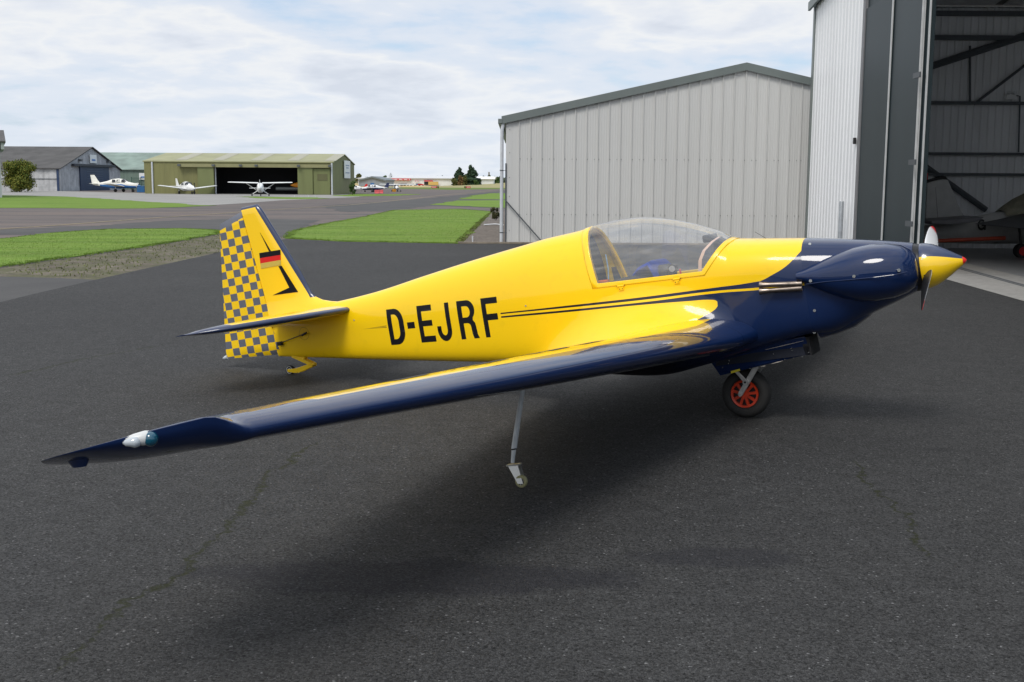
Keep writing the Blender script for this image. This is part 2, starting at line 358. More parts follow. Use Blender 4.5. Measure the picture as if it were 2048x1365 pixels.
# tarmac of taxiways and far aprons
tx = [(-120, -90), (60, -90), (60, 60)]+[tuple(gnd(x, y)[:2]) for x, y in ((1300, 381), (1000, 378.7), (900, 380), (745, 376), (700, 376), (560, 380), (250, 378), (0, 376))]+[(-160, 175)]
sheet('taxiway', tx, -.016, taxi_m)
sheet('taxiway', [tuple(gnd(x, y)[:2]) for x, y in ((-60, 470), (98, 467), (220, 459), (366, 458), (440, 462), (560, 474), (640, 440), (500, 437), (330, 441), (180, 452), (-60, 462))], -.012, dark_m, jag=.15)
sheet('taxiway', [tuple(gnd(x, y)[:2]) for x, y in ((640, 412), (830, 399), (1010, 381.5), (1200, 381), (1100, 420), (862, 412), (780, 421), (690, 424))], -.012, dark_m, jag=.2)
cpts = [(-60, 378.5), (290, 386.2), (666, 389.8), (712, 388), (760, 390), (700, 395), (560, 401), (480, 407), (410, 411), (269, 402), (0, 391), (-60, 390)]
sheet('concrete_apron', [tuple(gnd(x, y)[:2]) for x, y in cpts], -.012, conc_m)
# main apron in the foreground
ap = [(-60, -40), (60, -40), (60, 34.0)]+[tuple(gnd(x, y)[:2]) for x, y in ((1700, 484), (1003, 487.6), (915, 488), (800, 485), (691, 484), (575, 478), (480, 492), (439, 505), (366, 521), (293, 537), (195, 559), (60, 590), (-300, 680))]+[(-60, 12)]
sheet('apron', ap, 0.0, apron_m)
sheet('path', [tuple(gnd(x, y)[:2]) for x, y in ((-300, 560), (0, 553), (120, 556), (200, 560), (60, 592), (-300, 685))], -.004, dark_m)
sheet('verge', [tuple(gnd(x, y)[:2]) for x, y in ((-300, 555), (0, 530), (122, 514), (269, 495), (342, 484), (450, 466), (475, 490), (439, 506), (366, 523), (293, 539), (200, 561), (120, 572), (-20, 556), (-300, 575))], -.006, verge_m, jag=.06, step=.4)
sheet('verge', [tuple(gnd(x, y)[:2]) for x, y in ((918, 487), (984, 423), (1100, 423), (1100, 487))], .002, dirt_m)
GR = {
 'near': [(-300, 476), (0, 478.5), (98, 467), (220, 459), (366, 458), (435, 461), (437, 467), (342, 484), (269, 496), (122, 516), (0, 533), (-300, 556)],
 'mid': [(-300, 391), (0, 390.6), (146, 393.8), (269, 402), (410, 411), (317, 416.5), (220, 417), (0, 416), (-300, 420)],
 'centre': [(788.5, 421), (915, 418.6), (982, 423.7), (915, 487), (800, 485), (691, 483), (575, 476.4), (590.7, 462), (649, 448.7), (717, 436.9)],
 'right': [(862, 409), (915, 401.4), (1000, 400.9), (1300, 401), (1300, 417), (1000, 415.8)],
 'far': [(917.6, 398.6), (949, 390.7), (981, 387), (1000, 386.8), (1300, 388), (1300, 399.5), (1000, 399)],
 'strip': [(480, 393.4), (560, 394.4), (638, 395.4), (660, 397.0), (593, 398.6), (520, 397)],
 'side': [(664, 391.4), (712, 388.4), (844, 388.8), (800, 391.5), (700, 393)],
}
for k, v in GR.items():
    sheet('grass', [tuple(gnd(x, y)[:2]) for x, y in v], .012 if k in ('near', 'centre') else .0, grass_m, kind='structure', thick=.03, jag=.11 if k in ('near', 'centre') else .25, step=.35 if k in ('near', 'centre') else 1.5)
sheet('verge', [tuple(gnd(x, y)[:2]) for x, y in ((-300, 557), (0, 533), (122, 516), (269, 496), (342, 484), (437, 467), (441, 469), (344, 486), (270, 498), (123, 519), (0, 536.5), (-300, 561))], -.003, simple('dark soil edge', (.045, .040, .032), .95, var=.4, scale=3, world=True), jag=.03, step=.3)
# taxiway centre lines
line_m = simple('faded taxiway paint', (.30, .24, .13), .8, var=.3, scale=3, world=True)
def strip(name, px, w, z, m, label=None):
    P = [gnd(x, y) for x, y in px]; mb = MB(); L = []; 
    for i, p in enumerate(P):
        t = (P[min(i+1, len(P)-1)]-P[max(i-1, 0)]).normalized(); nn = Vector((-t.y, t.x, 0))
        L += [(p.x+nn.x*w/2, p.y+nn.y*w/2, z), (p.x-nn.x*w/2, p.y-nn.y*w/2, z)]
    mb.add(L, [(2*i, 2*i+1, 2*i+3, 2*i+2) for i in range(len(P)-1)])
    o = mb.build(name, m); setp(o, kind='structure'); return o
strip('taxiway_marking', [(-200, 474), (0, 458), (120, 450), (240, 441), (350, 433), (440, 427), (520, 421), (600, 416.5), (700, 410), (760, 404.5), (820, 398), (900, 389), (985, 381.5)], .16, -.006, line_m)
strip('taxiway_marking', [(-200, 424), (60, 428), (250, 428), (440, 423)], .10, -.007, line_m)
strip('taxiway_marking', [(375, 407.5), (480, 401.5), (600, 398.5)], .15, -.005, simple('white marking', (.42, .41, .38), .8, world=True))
# grass blades along the near grass (one uncountable object)
def inside(pts, x, y):
    c = False; j = len(pts)-1
    for i in range(len(pts)):
        if (pts[i][1] > y) != (pts[j][1] > y) and x < (pts[j][0]-pts[i][0])*(y-pts[i][1])/(pts[j][1]-pts[i][1])+pts[i][0]: c = not c
        j = i
    return c
def blades(name, regions, mat, hmin, hmax):
    vs = []; fs = []
    for poly, n, edge in regions:
        P = [tuple(gnd(x, y)[:2]) for x, y in poly]
        xs = [p[0] for p in P]; ys = [p[1] for p in P]; k = 0; tries = 0
        while k < n and tries < n*30:
            tries += 1
            if edge:
                i = rng.integers(len(P)); a = Vector(P[i]); b = Vector(P[(i+1) % len(P)])
                q = a.lerp(b, rng.random())+Vector((rng.normal(0, .09), rng.normal(0, .09))); x, y = q
                if x < -14 or x > 4: continue
            else:
                x = rng.uniform(max(min(xs), -14), max(xs)); y = rng.uniform(min(ys), max(ys))
                if not inside(P, x, y): continue
            k += 1
            hh = rng.uniform(hmin, hmax)*(1.5 if edge and rng.random() < .2 else 1); a = rng.uniform(0, 6.28); w = .008+.01*rng.random()
            lx, ly = rng.normal(0, hh*.4, 2); b = len(vs); ca, sa = math.cos(a)*w, math.sin(a)*w
            vs += [(x-ca, y-sa, 0), (x+ca, y+sa, 0), (x+lx, y+ly, hh)]; fs.append((b, b+1, b+2))
    me = bpy.data.meshes.new(name); me.from_pydata(vs, [], fs); me.materials.append(mat)
    o = bpy.data.objects.new(name, me); C.objects.link(o); return o
blade_m = simple('grass blade', (.125, .205, .03), .75, var=.18, scale=.6, world=True, spec=.2)
setp(blades('grass_blades', [(GR['near'], 24000, False), (GR['near'], 7000, True), (GR['centre'], 28000, False), (GR['centre'], 9000, True)], blade_m, .012, .030),
     label='short green grass blades on the near verges', cat='grass', kind='stuff')
weed_m = simple('dry weed', (.12, .14, .045), .85, var=.5, scale=5, world=True, spec=.1)
setp(blades('weeds', [([(0, 536), (122, 519), (269, 499), (342, 487), (437, 470), (470, 485), (439, 504), (366, 519), (293, 533), (195, 555), (60, 552)], 900, False),
     ([(905, 488), (975, 428), (985, 424), (925, 488)], 2000, False)], weed_m, .015, .05), label='dry mossy weeds on the gravel edges', cat='weeds', kind='stuff')
# ================================================================== THE MOTOR GLIDER (body frame: s aft, r right, v up; tilted nose-up on its wheels)
MX, MY, YAW, TH = 1.658, 8.11, .454, R(11)
plane = empty('motor_glider', (MX, MY, 0), (0, -TH, -YAW),
    label='yellow and navy single seat motor glider with chequered rudder parked on the near asphalt apron', cat='aircraft')
PM = Matrix.Translation((MX, MY, 0)) @ Euler((0, -TH, -YAW)).to_matrix().to_4x4(); PMI = PM.inverted()
def BC(s, r, v): return Vector((-s, -r, v))
def GC(a, r, z):      # level frame (aft, right, height) -> body mesh coordinates
    return BC(a*math.cos(TH)-z*math.sin(TH), r, a*math.sin(TH)+z*math.cos(TH))
def bpx(X, Y, r):
    o = PMI @ Vector((0, 0, CH)); d = PMI.to_3x3() @ ray(X, Y); t = (-r-o.y)/d.y; q = o+d*t
    return -q.x, q.z
# ---- profiles traced along the body
TOPL = [(-1.308,1.030),(-1.155,1.069),(-.902,1.124),(-.609,1.181),(-.372,1.219),(-.129,1.259),(-.064,1.302),(.037,1.358),(.175,1.421),(.317,1.471),(.464,1.508),(.577,1.526),(.70,1.532),(.80,1.530),(.895,1.523),(1.019,1.507),(1.269,1.496),(1.485,1.476),(1.932,1.433),(2.402,1.378),(2.896,1.317),(3.148,1.300),(3.40,1.290),(3.97,1.27)]
BOTL = [(-1.308,.730),(-1.177,.680),(-.977,.612),(-.84,.553),(-.72, .530), (-.60, .535), (-.40, .515), (-.1, .46), (.2, .41), (.465, .378),(.9,.43),(1.3,.525),(1.741,.61),(2.194,.67),(2.856,.758),(3.48,.845),(3.97,.915)]
WIDL = [(-1.308,.165),(-1.155,.20),(-.95,.245),(-.62,.295),(-.2,.318),(.3,.325),(.8,.315),(1.2,.285),(1.7,.24),(2.2,.195),(2.8,.145),(3.2,.108),(3.6,.07),(3.97,.03)]
ZCL = [(-1.308,.875),(-1.0,.87),(-.6,.90),(-.3,.98),(0,1.0),(.8,1.0),(1.3,.98),(2,.98),(3,1.05),(3.97,1.1)]
def prof(L, s): return pchip([p[0] for p in L], [p[1] for p in L], s)
def decktop(s):   # fuselage top without the canopy kink smoothing issue at the front arch
    s = np.asarray(s, float)
    A = [p for p in TOPL if p[0] <= -.129]; Bq = [p for p in TOPL if p[0] >= -.129]
    return np.where(s <= -.129, pchip([p[0] for p in A], [p[1] for p in A], s), pchip([p[0] for p in Bq], [p[1] for p in Bq], s))
def NU(s): return float(np.interp(s, [-1.3, -.6, 0, .8, 1.5, 3.5], [2.1, 2.5, 2.25, 2.15, 2.3, 2.1]))
def NL(s): return float(np.interp(s, [-1.3, -.9, -.6, 0, 2, 3.9], [2.1, 2.6, 5.0, 5.5, 5.0, 3.5]))
def sec_pt(s, phi, top, bot, wd, zc, off=0.0):
    c, sn = math.cos(phi), abs(math.sin(phi))
    n = NU(s) if c >= 0 else NL(s); H = (top-zc) if c >= 0 else (zc-bot)
    y = wd*sn**(2/n); v = zc+math.copysign(H*abs(c)**(2/n), c)
    if off:
        # outward offset, approximated towards the ellipse normal
        ny = sn/(wd+1e-6); nv = c/(H+1e-6); L = math.hypot(ny, nv)+1e-9; y += off*ny/L; v += off*nv/L
    return y, v
def prm(s): return float(decktop(s)), float(prof(BOTL, s)), float(prof(WIDL, s)), float(prof(ZCL, s))
def phi_of(s, v, P=None):
    top, bot, wd, zc = P or prm(s)
    if v >= top: return 0.0
    if v >= zc: return math.acos(min(1, max(0, ((v-zc)/(top-zc))))**(NU(s)/2))
    return math.acos(-min(1, ((zc-v)/(zc-bot)))**(NL(s)/2))
def r_at(s, v):
    P = prm(s); return sec_pt(s, phi_of(s, v, P), *P)[0]
def wing_sec(r):
    R0, R1 = .30, 5.20; t = (r-R0)/(R1-R0)
    le = -.235+(.0-(-.235))*t; v = .572+(.897-.572)*t; te = 1.33+(.650-1.33)*t
    tk = .155-.008*t
    if r < .80:
        k = (.80-r)/.5; le -= .035*min(1, k)**1.6; v += .018*k*k; tk += .012*k
    if r > 5.2:
        q = min(1, (r-5.2)/.45)
        le = 0.0+.43*(1-math.sqrt(max(0, 1-q**1.8))); te = .650-.21*q**2.4
        v = .897+.006*q+.030*q**2; tk = (.147+.012*math.sin(math.pi*q))*(1-.9*q**5)
    return le, te, v, tk
# canopy outline polygons in side view: rear top, rear corner, front corner, front top
OUTP = [(.965, 1.56), (.866, 1.073), (.030, 1.043), (-.160, 1.262)]
GLSP = [(.915, 1.56), (.822, 1.103), (.046, 1.073), (-.122, 1.272)]
def cut_v(s, poly):
    (s3, v3), (s2, v2), (s1, v1), (s0, v0) = poly
    if s >= s3 or s <= s0: return None
    if s > s2: return v2+(v3-v2)*(s-s2)/(s3-s2)
    if s >= s1: return v1+(v2-v1)*(s-s1)/(s2-s1)
    return v0+(v1-v0)*(s-s0)/(s1-s0)
def phi_cut(s, poly):
    v = cut_v(s, poly)
    return 0.0 if v is None else phi_of(s, v)
def stations(a, b, n, extra=()):
    L = list(np.linspace(a, b, n))+[e for e in extra if a <= e <= b]
    return sorted(set(round(float(x), 5) for x in L))
KEY = []
for pl in (OUTP, GLSP):
    for q in pl: KEY += [q[0], q[0]-.004, q[0]+.004]
    # where the cut meets the top
KEY += list(np.linspace(-.18, .06, 28))+list(np.linspace(.80, .98, 28))
def wing_top_v(s, r=.45):
    le, te, v, tk = wing_sec(r); c = te-le; x = min(1, max(0, (s-le)/c))
    yt = 5*tk*(.2969*math.sqrt(x)-.126*x-.3516*x*x+.2843*x**3-.1015*x**4); yc = .022*(.6*x-x*x)/.09 if x < .3 else .022*(.4+.6*x-x*x)/.49
    return v+c*(yt+yc*tk/.15)
def flare(s, v):
    """root fillet: the fuselage side swells outwards down onto the wing's upper surface"""
    t = (s+.16)/1.68
    if t <= 0 or t >= 1: return 0.0
    e = math.sin(math.pi*t**.93)**1.35; vw = wing_top_v(s, .34+.2*e)-.016; vt = vw+.115+.22*e
    if v >= vt: return 0.0
    if v >= vw: return .22*e*((vt-v)/(vt-vw))**2.1
    return .22*e*max(0.0, 1-(vw-v)/(.06+.03*e))
def band(sl, pa, pb, n, off=0.0, fl=False):
    """two half shells between angles pa(s) and pb(s)"""
    mb = MB()
    for sg in (1, -1):
        rings = []
        for s in sl:
            P = prm(s); a = pa(s); b = pb(s)
            ring = []; n1 = int(n*.34) if fl else 0; pw = math.pi*.505
            for k in range(n+1):
                ph = a+(b-a)*k/n if not fl else (a+(pw-a)*k/n1 if k < n1 else pw+(b-pw)*(k-n1)/(n-n1))
                y, v = sec_pt(s, ph, *P, off)
                if a == 0.0 and k == 0: y = 0.0
                if fl: y += flare(s, v)
                ring.append(BC(s, sg*y, v))
            rings.append(ring)
        mb.loft(rings, closed=False)
    return mb
def clean(o, dist=4e-4):
    bm = bmesh.new(); bm.from_mesh(o.data); bmesh.ops.remove_doubles(bm, verts=bm.verts, dist=dist)
    bmesh.ops.dissolve_degenerate(bm, dist=1e-5, edges=bm.edges); bmesh.ops.recalc_face_normals(bm, faces=bm.faces)
    bm.to_mesh(o.data); bm.free(); o.data.polygons.foreach_set('use_smooth', [True]*len(o.data.polygons)); o.data.set_sharp_from_angle(angle=R(38)); return o

# ---- livery shader: painted areas as curves in the body frame
G1P = [(-.75, 1.60)]+[bpx(x, y, r) for x, y, r in ((1613, 476, .10), (1606, 494, .25), (1591, 512, .30), (1569, 534.6, .315), (1543, 551, .32), (1519, 563, .32))]+[bpx(1480, 569.5, .32)]
G1P = [p for i, p in enumerate(sorted(G1P)) if i == 0 or p[0] > sorted(G1P)[i-1][0]+.004]
def livery_material():
    m, n, p = newmat('fuselage livery'); co = objco(n); sp = N(n, 'ShaderNodeSeparateXYZ'); LK(n, co, sp.inputs[0])
    s = mth(n, 'MULTIPLY', sp.outputs[0], -1.0); v = sp.outputs[2]
    def curve(pts, smin=-.75, smax=1.75):
        fc = n.nodes.new('ShaderNodeFloatCurve'); cv = fc.mapping.curves[0]
        pts = sorted(pts); pts = [((a-smin)/(smax-smin), b/2) for a, b in pts]
        while len(cv.points) < len(pts): cv.points.new(.5, .5)
        for q, (a, b) in zip(cv.points, pts): q.location = (a, b); q.handle_type = 'AUTO_CLAMPED' if len(pts) > 3 else 'VECTOR'
        fc.mapping.update(); t = mth(n, 'DIVIDE', mth(n, 'SUBTRACT', s, smin), smax-smin, clamp=True)
        LK(n, t, fc.inputs['Value']); return mth(n, 'MULTIPLY', fc.outputs[0], 2.0)
    above = lambda a, b: mth(n, 'MULTIPLY', mth(n, 'SUBTRACT', a, b), 900.0, clamp=True)
    inv = lambda a: mth(n, 'SUBTRACT', 1.0, a)
    mul = lambda a, b: mth(n, 'MULTIPLY', a, b); mx = lambda a, b: mth(n, 'MAXIMUM', a, b)
    # upper boundary navy / yellow
    G1 = curve(G1P+[ ]+[bpx(x, y, r) for x, y, r in ((1437, 575, .32), (1300, 592.9, .322), (1140, 611.2, .29), (1005, 625.8, .243))]+[(1.75, 1.005)])
    rr = lambda x: float(np.interp(x, [1005, 1140, 1300, 1437], [.243, .290, .322, .320]))
    tr_ = lambda P: [bpx(x, y, rr(x)) for x, y in P]
    G3 = curve([(-.75, 1.2), (-.052, 1.2)]+tr_([(1436.5, 606), (1436, 612), (1430, 620), (1411, 632), (1385, 650)])+[(.25, .64), (.33, .50), (.45, .48), (1.0, .50), (1.28, .53), (1.40, .0), (1.75, .0)])
    lobe_top = curve([(-.75, .84)]+tr_([(1437, 605), (1432, 601.2), (1420, 599.8), (1380, 602.0), (1300, 608), (1140, 624), (1005, 636)]))
    gapc = curve(tr_([(1605, 569.5), (1519, 578), (1437, 584.1), (1300, 600.6), (1140, 617.6), (1005, 630.7)])+[(1.75, .985)])
    yup = above(v, G1)
    ylo = mul(above(lobe_top, v), above(v, G3))
    gap = above(.0085, mth(n, 'ABSOLUTE', mth(n, 'SUBTRACT', v, gapc)))
    end = above(s, 1.664)            # stripes stop before the letter F
    # taper tail stripe aft of the letters
    y = mx(mx(yup, ylo), mx(gap, end))
    tl = mul(above(s, 2.745), above(2.99, s))
    tw = mth(n, 'MULTIPLY', mth(n, 'SUBTRACT', 2.99, s), .030)
    tc_ = mth(n, 'ADD', 1.028, mth(n, 'MULTIPLY', mth(n, 'SUBTRACT', s, 2.725), .035))
    td = mth(n, 'ABSOLUTE', mth(n, 'SUBTRACT', v, tc_))
    ts = mul(mul(tl, above(mth(n, 'ADD', .001, tw), td)), above(td, mth(n, 'MULTIPLY', tw, .35)))
    y = mul(y, inv(ts))
    blk = ramp(n, mth(n, 'ADD', mth(n, 'MULTIPLY', s, .5), .3), [(.30, 0.0), (.52, 1.0)])
    dark = mixc(n, blk, NAVY, (.013, .013, .018))
    f = noise(n, co, 1.8, 4)
    ycol = mixc(n, f, tuple(c*.96 for c in YEL), tuple(min(1, c*1.03) for c in YEL))
    grime = ramp(n, noise(n, co, 7, 6, .7), [(.55, 0.0), (.8, .12)])
    col = mixc(n, y, dark, ycol); col = mixc(n, grime, col, (.09, .07, .04))
    LK(n, col, p.inputs['Base Color']); p.inputs['Coat Weight'].default_value = .7; p.inputs['Specular IOR Level'].default_value = .2; p.inputs['Coat Roughness'].default_value = .06
    LK(n, mth(n, 'ADD', .28, mth(n, 'MULTIPLY', noise(n, co, 9, 4), .12)), p.inputs['Roughness'])
    b = N(n, 'ShaderNodeBump'); b.inputs['Distance'].default_value = .004; b.inputs['Strength'].default_value = .22
    LK(n, noise(n, co, 3.2, 2), b.inputs['Height']); LK(n, b.outputs[0], p.inputs['Coat Normal'])
    return m
livery = livery_material()
# ---- fuselage shell aft of the firewall
SL = stations(-.622, 3.965, 90, KEY)
fus = clean(band(SL, lambda s: phi_cut(s, OUTP), lambda s: math.pi, 110, 0.0, True).build('fuselage', livery, plane))
mb = MB()   # closing plates: tail post and firewall
for s in (-.600, 3.963):
    mb = MB(); P = prm(s); mb.add([BC(s, sg*sec_pt(s, math.pi*k/30, *P)[0]*.995, sec_pt(s, math.pi*k/30, *P)[1]) for sg, rr in ((1, range(31)), (-1, range(29, 0, -1))) for k in rr], [tuple(range(60))]); mb.build('bulkhead', yellow, plane)
# ---- canopy frame and glass
SF = stations(OUTP[3][0]+.0005, OUTP[0][0]-.0005, 60, KEY)
fr = clean(band(SF, lambda s: phi_cut(s, GLSP), lambda s: phi_cut(s, OUTP), 5, .004).build('canopy_frame', yellow, plane), 2e-4)
sol = fr.modifiers.new('thick', 'SOLIDIFY'); sol.thickness = .018; sol.offset = -1
SG = stations(GLSP[3][0]+.0005, GLSP[0][0]-.0005, 60, KEY)
gl = clean(band(SG, lambda s: 0.0, lambda s: phi_cut(s, GLSP), 26, .002).build('canopy_glass', canopy_glass_m, plane))
# ---- cockpit tub inside
dark_in = simple('cockpit lining', (.035, .036, .038), .8, var=.3)
mb = MB(); rings = []
for s in stations(-.10, .93, 30):
    P = prm(s); top, bot, wd, zc = P
    vs_ = min(cut_v(min(max(s, OUTP[3][0]+.03), OUTP[0][0]-.03), OUTP)-.012, 1.2); a = phi_of(s, vs_); ring = []
    for sg, ks in ((1, range(0, 21)), (-1, range(19, -1, -1))):
        for k in ks:
            y, v = sec_pt(s, a+(math.pi-a)*k/20, top, bot+.05, wd-.012, zc); ring.append(BC(s, sg*y, v))
    rings.append(ring)
mb.loft(rings, closed=False)
mb.build('cockpit_interior', dark_in, plane, smooth=True)
mb = MB(); P = prm(.985); mb.add([BC(.985, sg*sec_pt(.985, math.pi*k/30, *P)[0]*.99, sec_pt(.985, math.pi*k/30, *P)[1]*.995) for sg, rr in ((1, range(31)), (-1, range(29, 0, -1))) for k in rr], [tuple(range(60))]); mb.build('added_dark_plate', dark_in, plane)  # dark plate added so the opening behind the cockpit looks unlit
# rear frame arch (yellow hoop) seen through the glass, leaning with the rear canopy edge
def hoop(name, s0, mat, wtop, inset, width, sl=0.0, vmin=1.0, parent=plane):
    mb = MB(); rings = []
    pts = []
    P = prm(s0); a = phi_of(s0, vmin)
    for k in range(-24, 25):
        ph = abs(a*k/24); y, v = sec_pt(s0, ph, *P, -inset); y = y*(1 if k >= 0 else -1)
        pts.append((y, v))
    for (y, v) in pts:
        ds = sl*(v-vmin); 
        L = math.hypot(y, v-1.0)+1e-6; ny, nv = y/L, (v-1.0)/L
        rings.append([BC(s0+ds-width/2, y, v), BC(s0+ds+width/2, y, v), BC(s0+ds+width/2, y-ny*wtop, v-nv*wtop), BC(s0+ds-width/2, y-ny*wtop, v-nv*wtop)])
    mb.loft(rings, True, True); return mb.build(name, mat, parent, smooth=True, ang=30)
# rear bulkhead with a round dark opening
mb = MB(); s0 = .825; P = prm(s0); n = 40; a = phi_of(s0, 1.05)
out_ = []
for k in range(-20, 21):
    y, v = sec_pt(s0, abs(a*k/20), *P, -.012); out_.append((y*(1 if k >= 0 else -1), v))
inn = [(y*.905, 1.05+(v-1.05)*.925) for y, v in out_]
sh = lambda v: s0+(v-1.05)*.22
vs = [BC(sh(v), y, v) for y, v in out_]+[BC(sh(v), y, v) for y, v in inn]
mb.add(vs, [(k, k+1, 42+k, 41+k) for k in range(40)])
o = mb.build('rear_bulkhead', simple('buff bulkhead', (.60, .36, .03), .5), plane); sm = o.modifiers.new('t', 'SOLIDIFY'); sm.thickness = .012
# seat with blue cushion, black headrest box, instrument panel and small fittings
blue = simple('blue cloth', (.012, .045, .30), .85, var=.2, scale=25, bump=.3)
mb = MB(); rings = []
for (s, v, hw, th) in ((.68, 1.02, .16, .03), (.62, 1.08, .18, .06), (.54, 1.145, .19, .07), (.46, 1.175, .18, .06), (.42, 1.10, .19, .08), (.40, .95, .20, .08), (.36, .80, .20, .08)):
    rings.append([BC(s+.5*th*math.cos(t)*.6, hw*math.copysign(abs(math.cos(t))**.5, math.cos(t)), v+th*.5*math.sin(t)) for t in np.linspace(0, 2*math.pi, 16, endpoint=False)])
mb.loft(rings); mb.build('seat_cushion', blue, plane, smooth=True)
MB().prism([(-.78, .90), (-.45, .90), (-.46, 1.075), (-.60, 1.12), (-.78, 1.10)], -.24, .24, 1).build('seat_back', simple('black seat trim', (.012, .012, .013), .8), plane, bevel=.02)
MB().prism([(-.44, 1.02), (-.37, 1.01), (-.36, 1.12), (-.42, 1.165)], -.12, .12, 1).build('headrest', dark_in, plane, bevel=.01)
MB().box(-.31, -.20, .99, -.24, .02, 1.06).build('control_box', simple('grey box', (.16, .16, .17), .6), plane, bevel=.006)
mb = MB(); P = prm(.0)
mb.prism([(-.26, .85), (.26, .85), (.285, 1.10), (.22, 1.24), (0, 1.29), (-.22, 1.24), (-.285, 1.10)], .015, .035, 0)
ip = mb.build('instrument_panel', dark_in, plane)
for (y, z, rr) in ((-.15, 1.08, .038), (-.05, 1.12, .040), (.07, 1.12, .04), (.17, 1.07, .036), (.0, 1.2, .03)):
    MB().tube([(.016, y, z), (-.004, y, z)], rr, 20).build('gauge', darkm, ip, smooth=True)
s1, v1 = bpx(1345, 538, .12)
MB().tube([BC(s1, .10, v1), BC(s1, .13, v1)], .034, 24).tube([BC(s1, .13, v1), BC(s1, .134, v1)], .022, 20, mi=1).build('vent_ring', [darkm, steel], plane, smooth=True)
s1, v1 = bpx(1420, 476, .0)
MB().box(-s1-.05, -.03, v1-.03, -s1+.05, .03, v1+.025).build('compass', blackm, plane, bevel=.012)
pts = [BC(*q) for q in ((.075, .27, 1.075), (.062, .265, 1.15), (.03, .25, 1.21), (-.02, .20, 1.26), (-.05, .12, 1.285))]
mb = MB(); mb.loft([[p+Vector((-.012, 0, 0)), p+Vector((.012, 0, 0)), p+Vector((.012, .004, .002)), p+Vector((-.012, .004, .002))] for p in pts], True, True)
mb.build('strap', simple('pale strap', (.72, .50, .40), .7), plane)
s1, v1 = bpx(1361, 546, .26)
MB().box(-s1-.006, -.262, v1-.03, -s1+.006, -.256, v1+.028).build('warning_tag', redp, plane)
s1, v1 = bpx(1204, 564, .22)
MB().tube([BC(s1+.03, .2, v1), BC(s1-.05, .22, v1-.005)], [.014, .016], 10).build('orange_handle', simple('orange plastic', (.75, .16, .02), .5), plane, smooth=True)
MB().tube([BC(.80, .12, 1.3), BC(.79, .14, 1.2), BC(.80, .15, 1.1), BC(.77, .17, 1.05)], .005, 6).build('cord', simple('blue cord', (.20, .35, .5), .8), plane, smooth=True)
# hinges on the canopy sill (both are on the right side)
for px, py in ((1242, 572), (1354, 558)):
    s1, v1 = bpx(px, py, .318); rr = r_at(s1, v1)+.006
    mb = MB().tube([BC(s1+.026, rr+.002, v1), BC(s1-.026, rr+.002, v1)], .006, 10).box(-s1-.018, -rr-.003, v1-.032, -s1+.018, -rr+.005, v1)
    mb.box(-s1-.018, -rr-.003, v1, -s1+.018, -rr+.005, v1+.02)
    hg = mb.build('hinge', yellow, fr)
    MB().tube([BC(s1+.032, rr+.003, v1), BC(s1-.032, rr+.003, v1)], .0028, 8).tube([BC(s1+.010, rr+.0, v1-.022), BC(s1+.010, rr+.006, v1-.022)], .003, 8).tube([BC(s1-.010, rr+.0, v1-.022), BC(s1-.010, rr+.006, v1-.022)], .003, 8).build('hinge_pin', darkm, hg)
# antenna wires and small screws on the nose deck
MB().tube([BC(-.36, .0, 1.21), BC(-.28, .02, 1.28)], .0016, 6).build('antenna', darkm, plane)

# ---- decals conforming to the fuselage side
def tri_poly(loops):
    bm = bmesh.new(); E = []
    for lp in loops:
        vs = [bm.verts.new((x, y, 0)) for x, y in lp]; E += [bm.edges.new((vs[i], vs[(i+1) % len(vs)])) for i in range(len(vs))]
    bmesh.ops.triangle_fill(bm, use_beauty=True, edges=E); return bm
def decal(name, loops, mat, parent, mapf, dx=.06, dy=.03, sides=(1,)):
    bm = tri_poly(loops); xs = [v.co.x for v in bm.verts]; ys = [v.co.y for v in bm.verts]
    for k in np.arange(min(xs)+dx, max(xs), dx):
        bmesh.ops.bisect_plane(bm, geom=bm.verts[:]+bm.edges[:]+bm.faces[:], plane_co=(k, 0, 0), plane_no=(1, 0, 0))
    for k in np.arange(min(ys)+dy, max(ys), dy):
        bmesh.ops.bisect_plane(bm, geom=bm.verts[:]+bm.edges[:]+bm.faces[:], plane_co=(0, k, 0), plane_no=(0, 1, 0))
    me = bpy.data.meshes.new(name)
    for v in bm.verts: v.co = mapf(v.co.x, v.co.y)
    bmesh.ops.recalc_face_normals(bm, faces=bm.faces); bm.to_mesh(me); bm.free(); me.materials.append(mat)
    me.polygons.foreach_set('use_smooth', [True]*len(me.polygons))
    o = bpy.data.objects.new(name, me); C.objects.link(o); o.parent = parent; return o
def arc(cx, cy, rx, ry, a0, a1, n=14): return [(cx+rx*math.cos(R(a0+(a1-a0)*k/n)), cy+ry*math.sin(R(a0+(a1-a0)*k/n))) for k in range(n+1)]
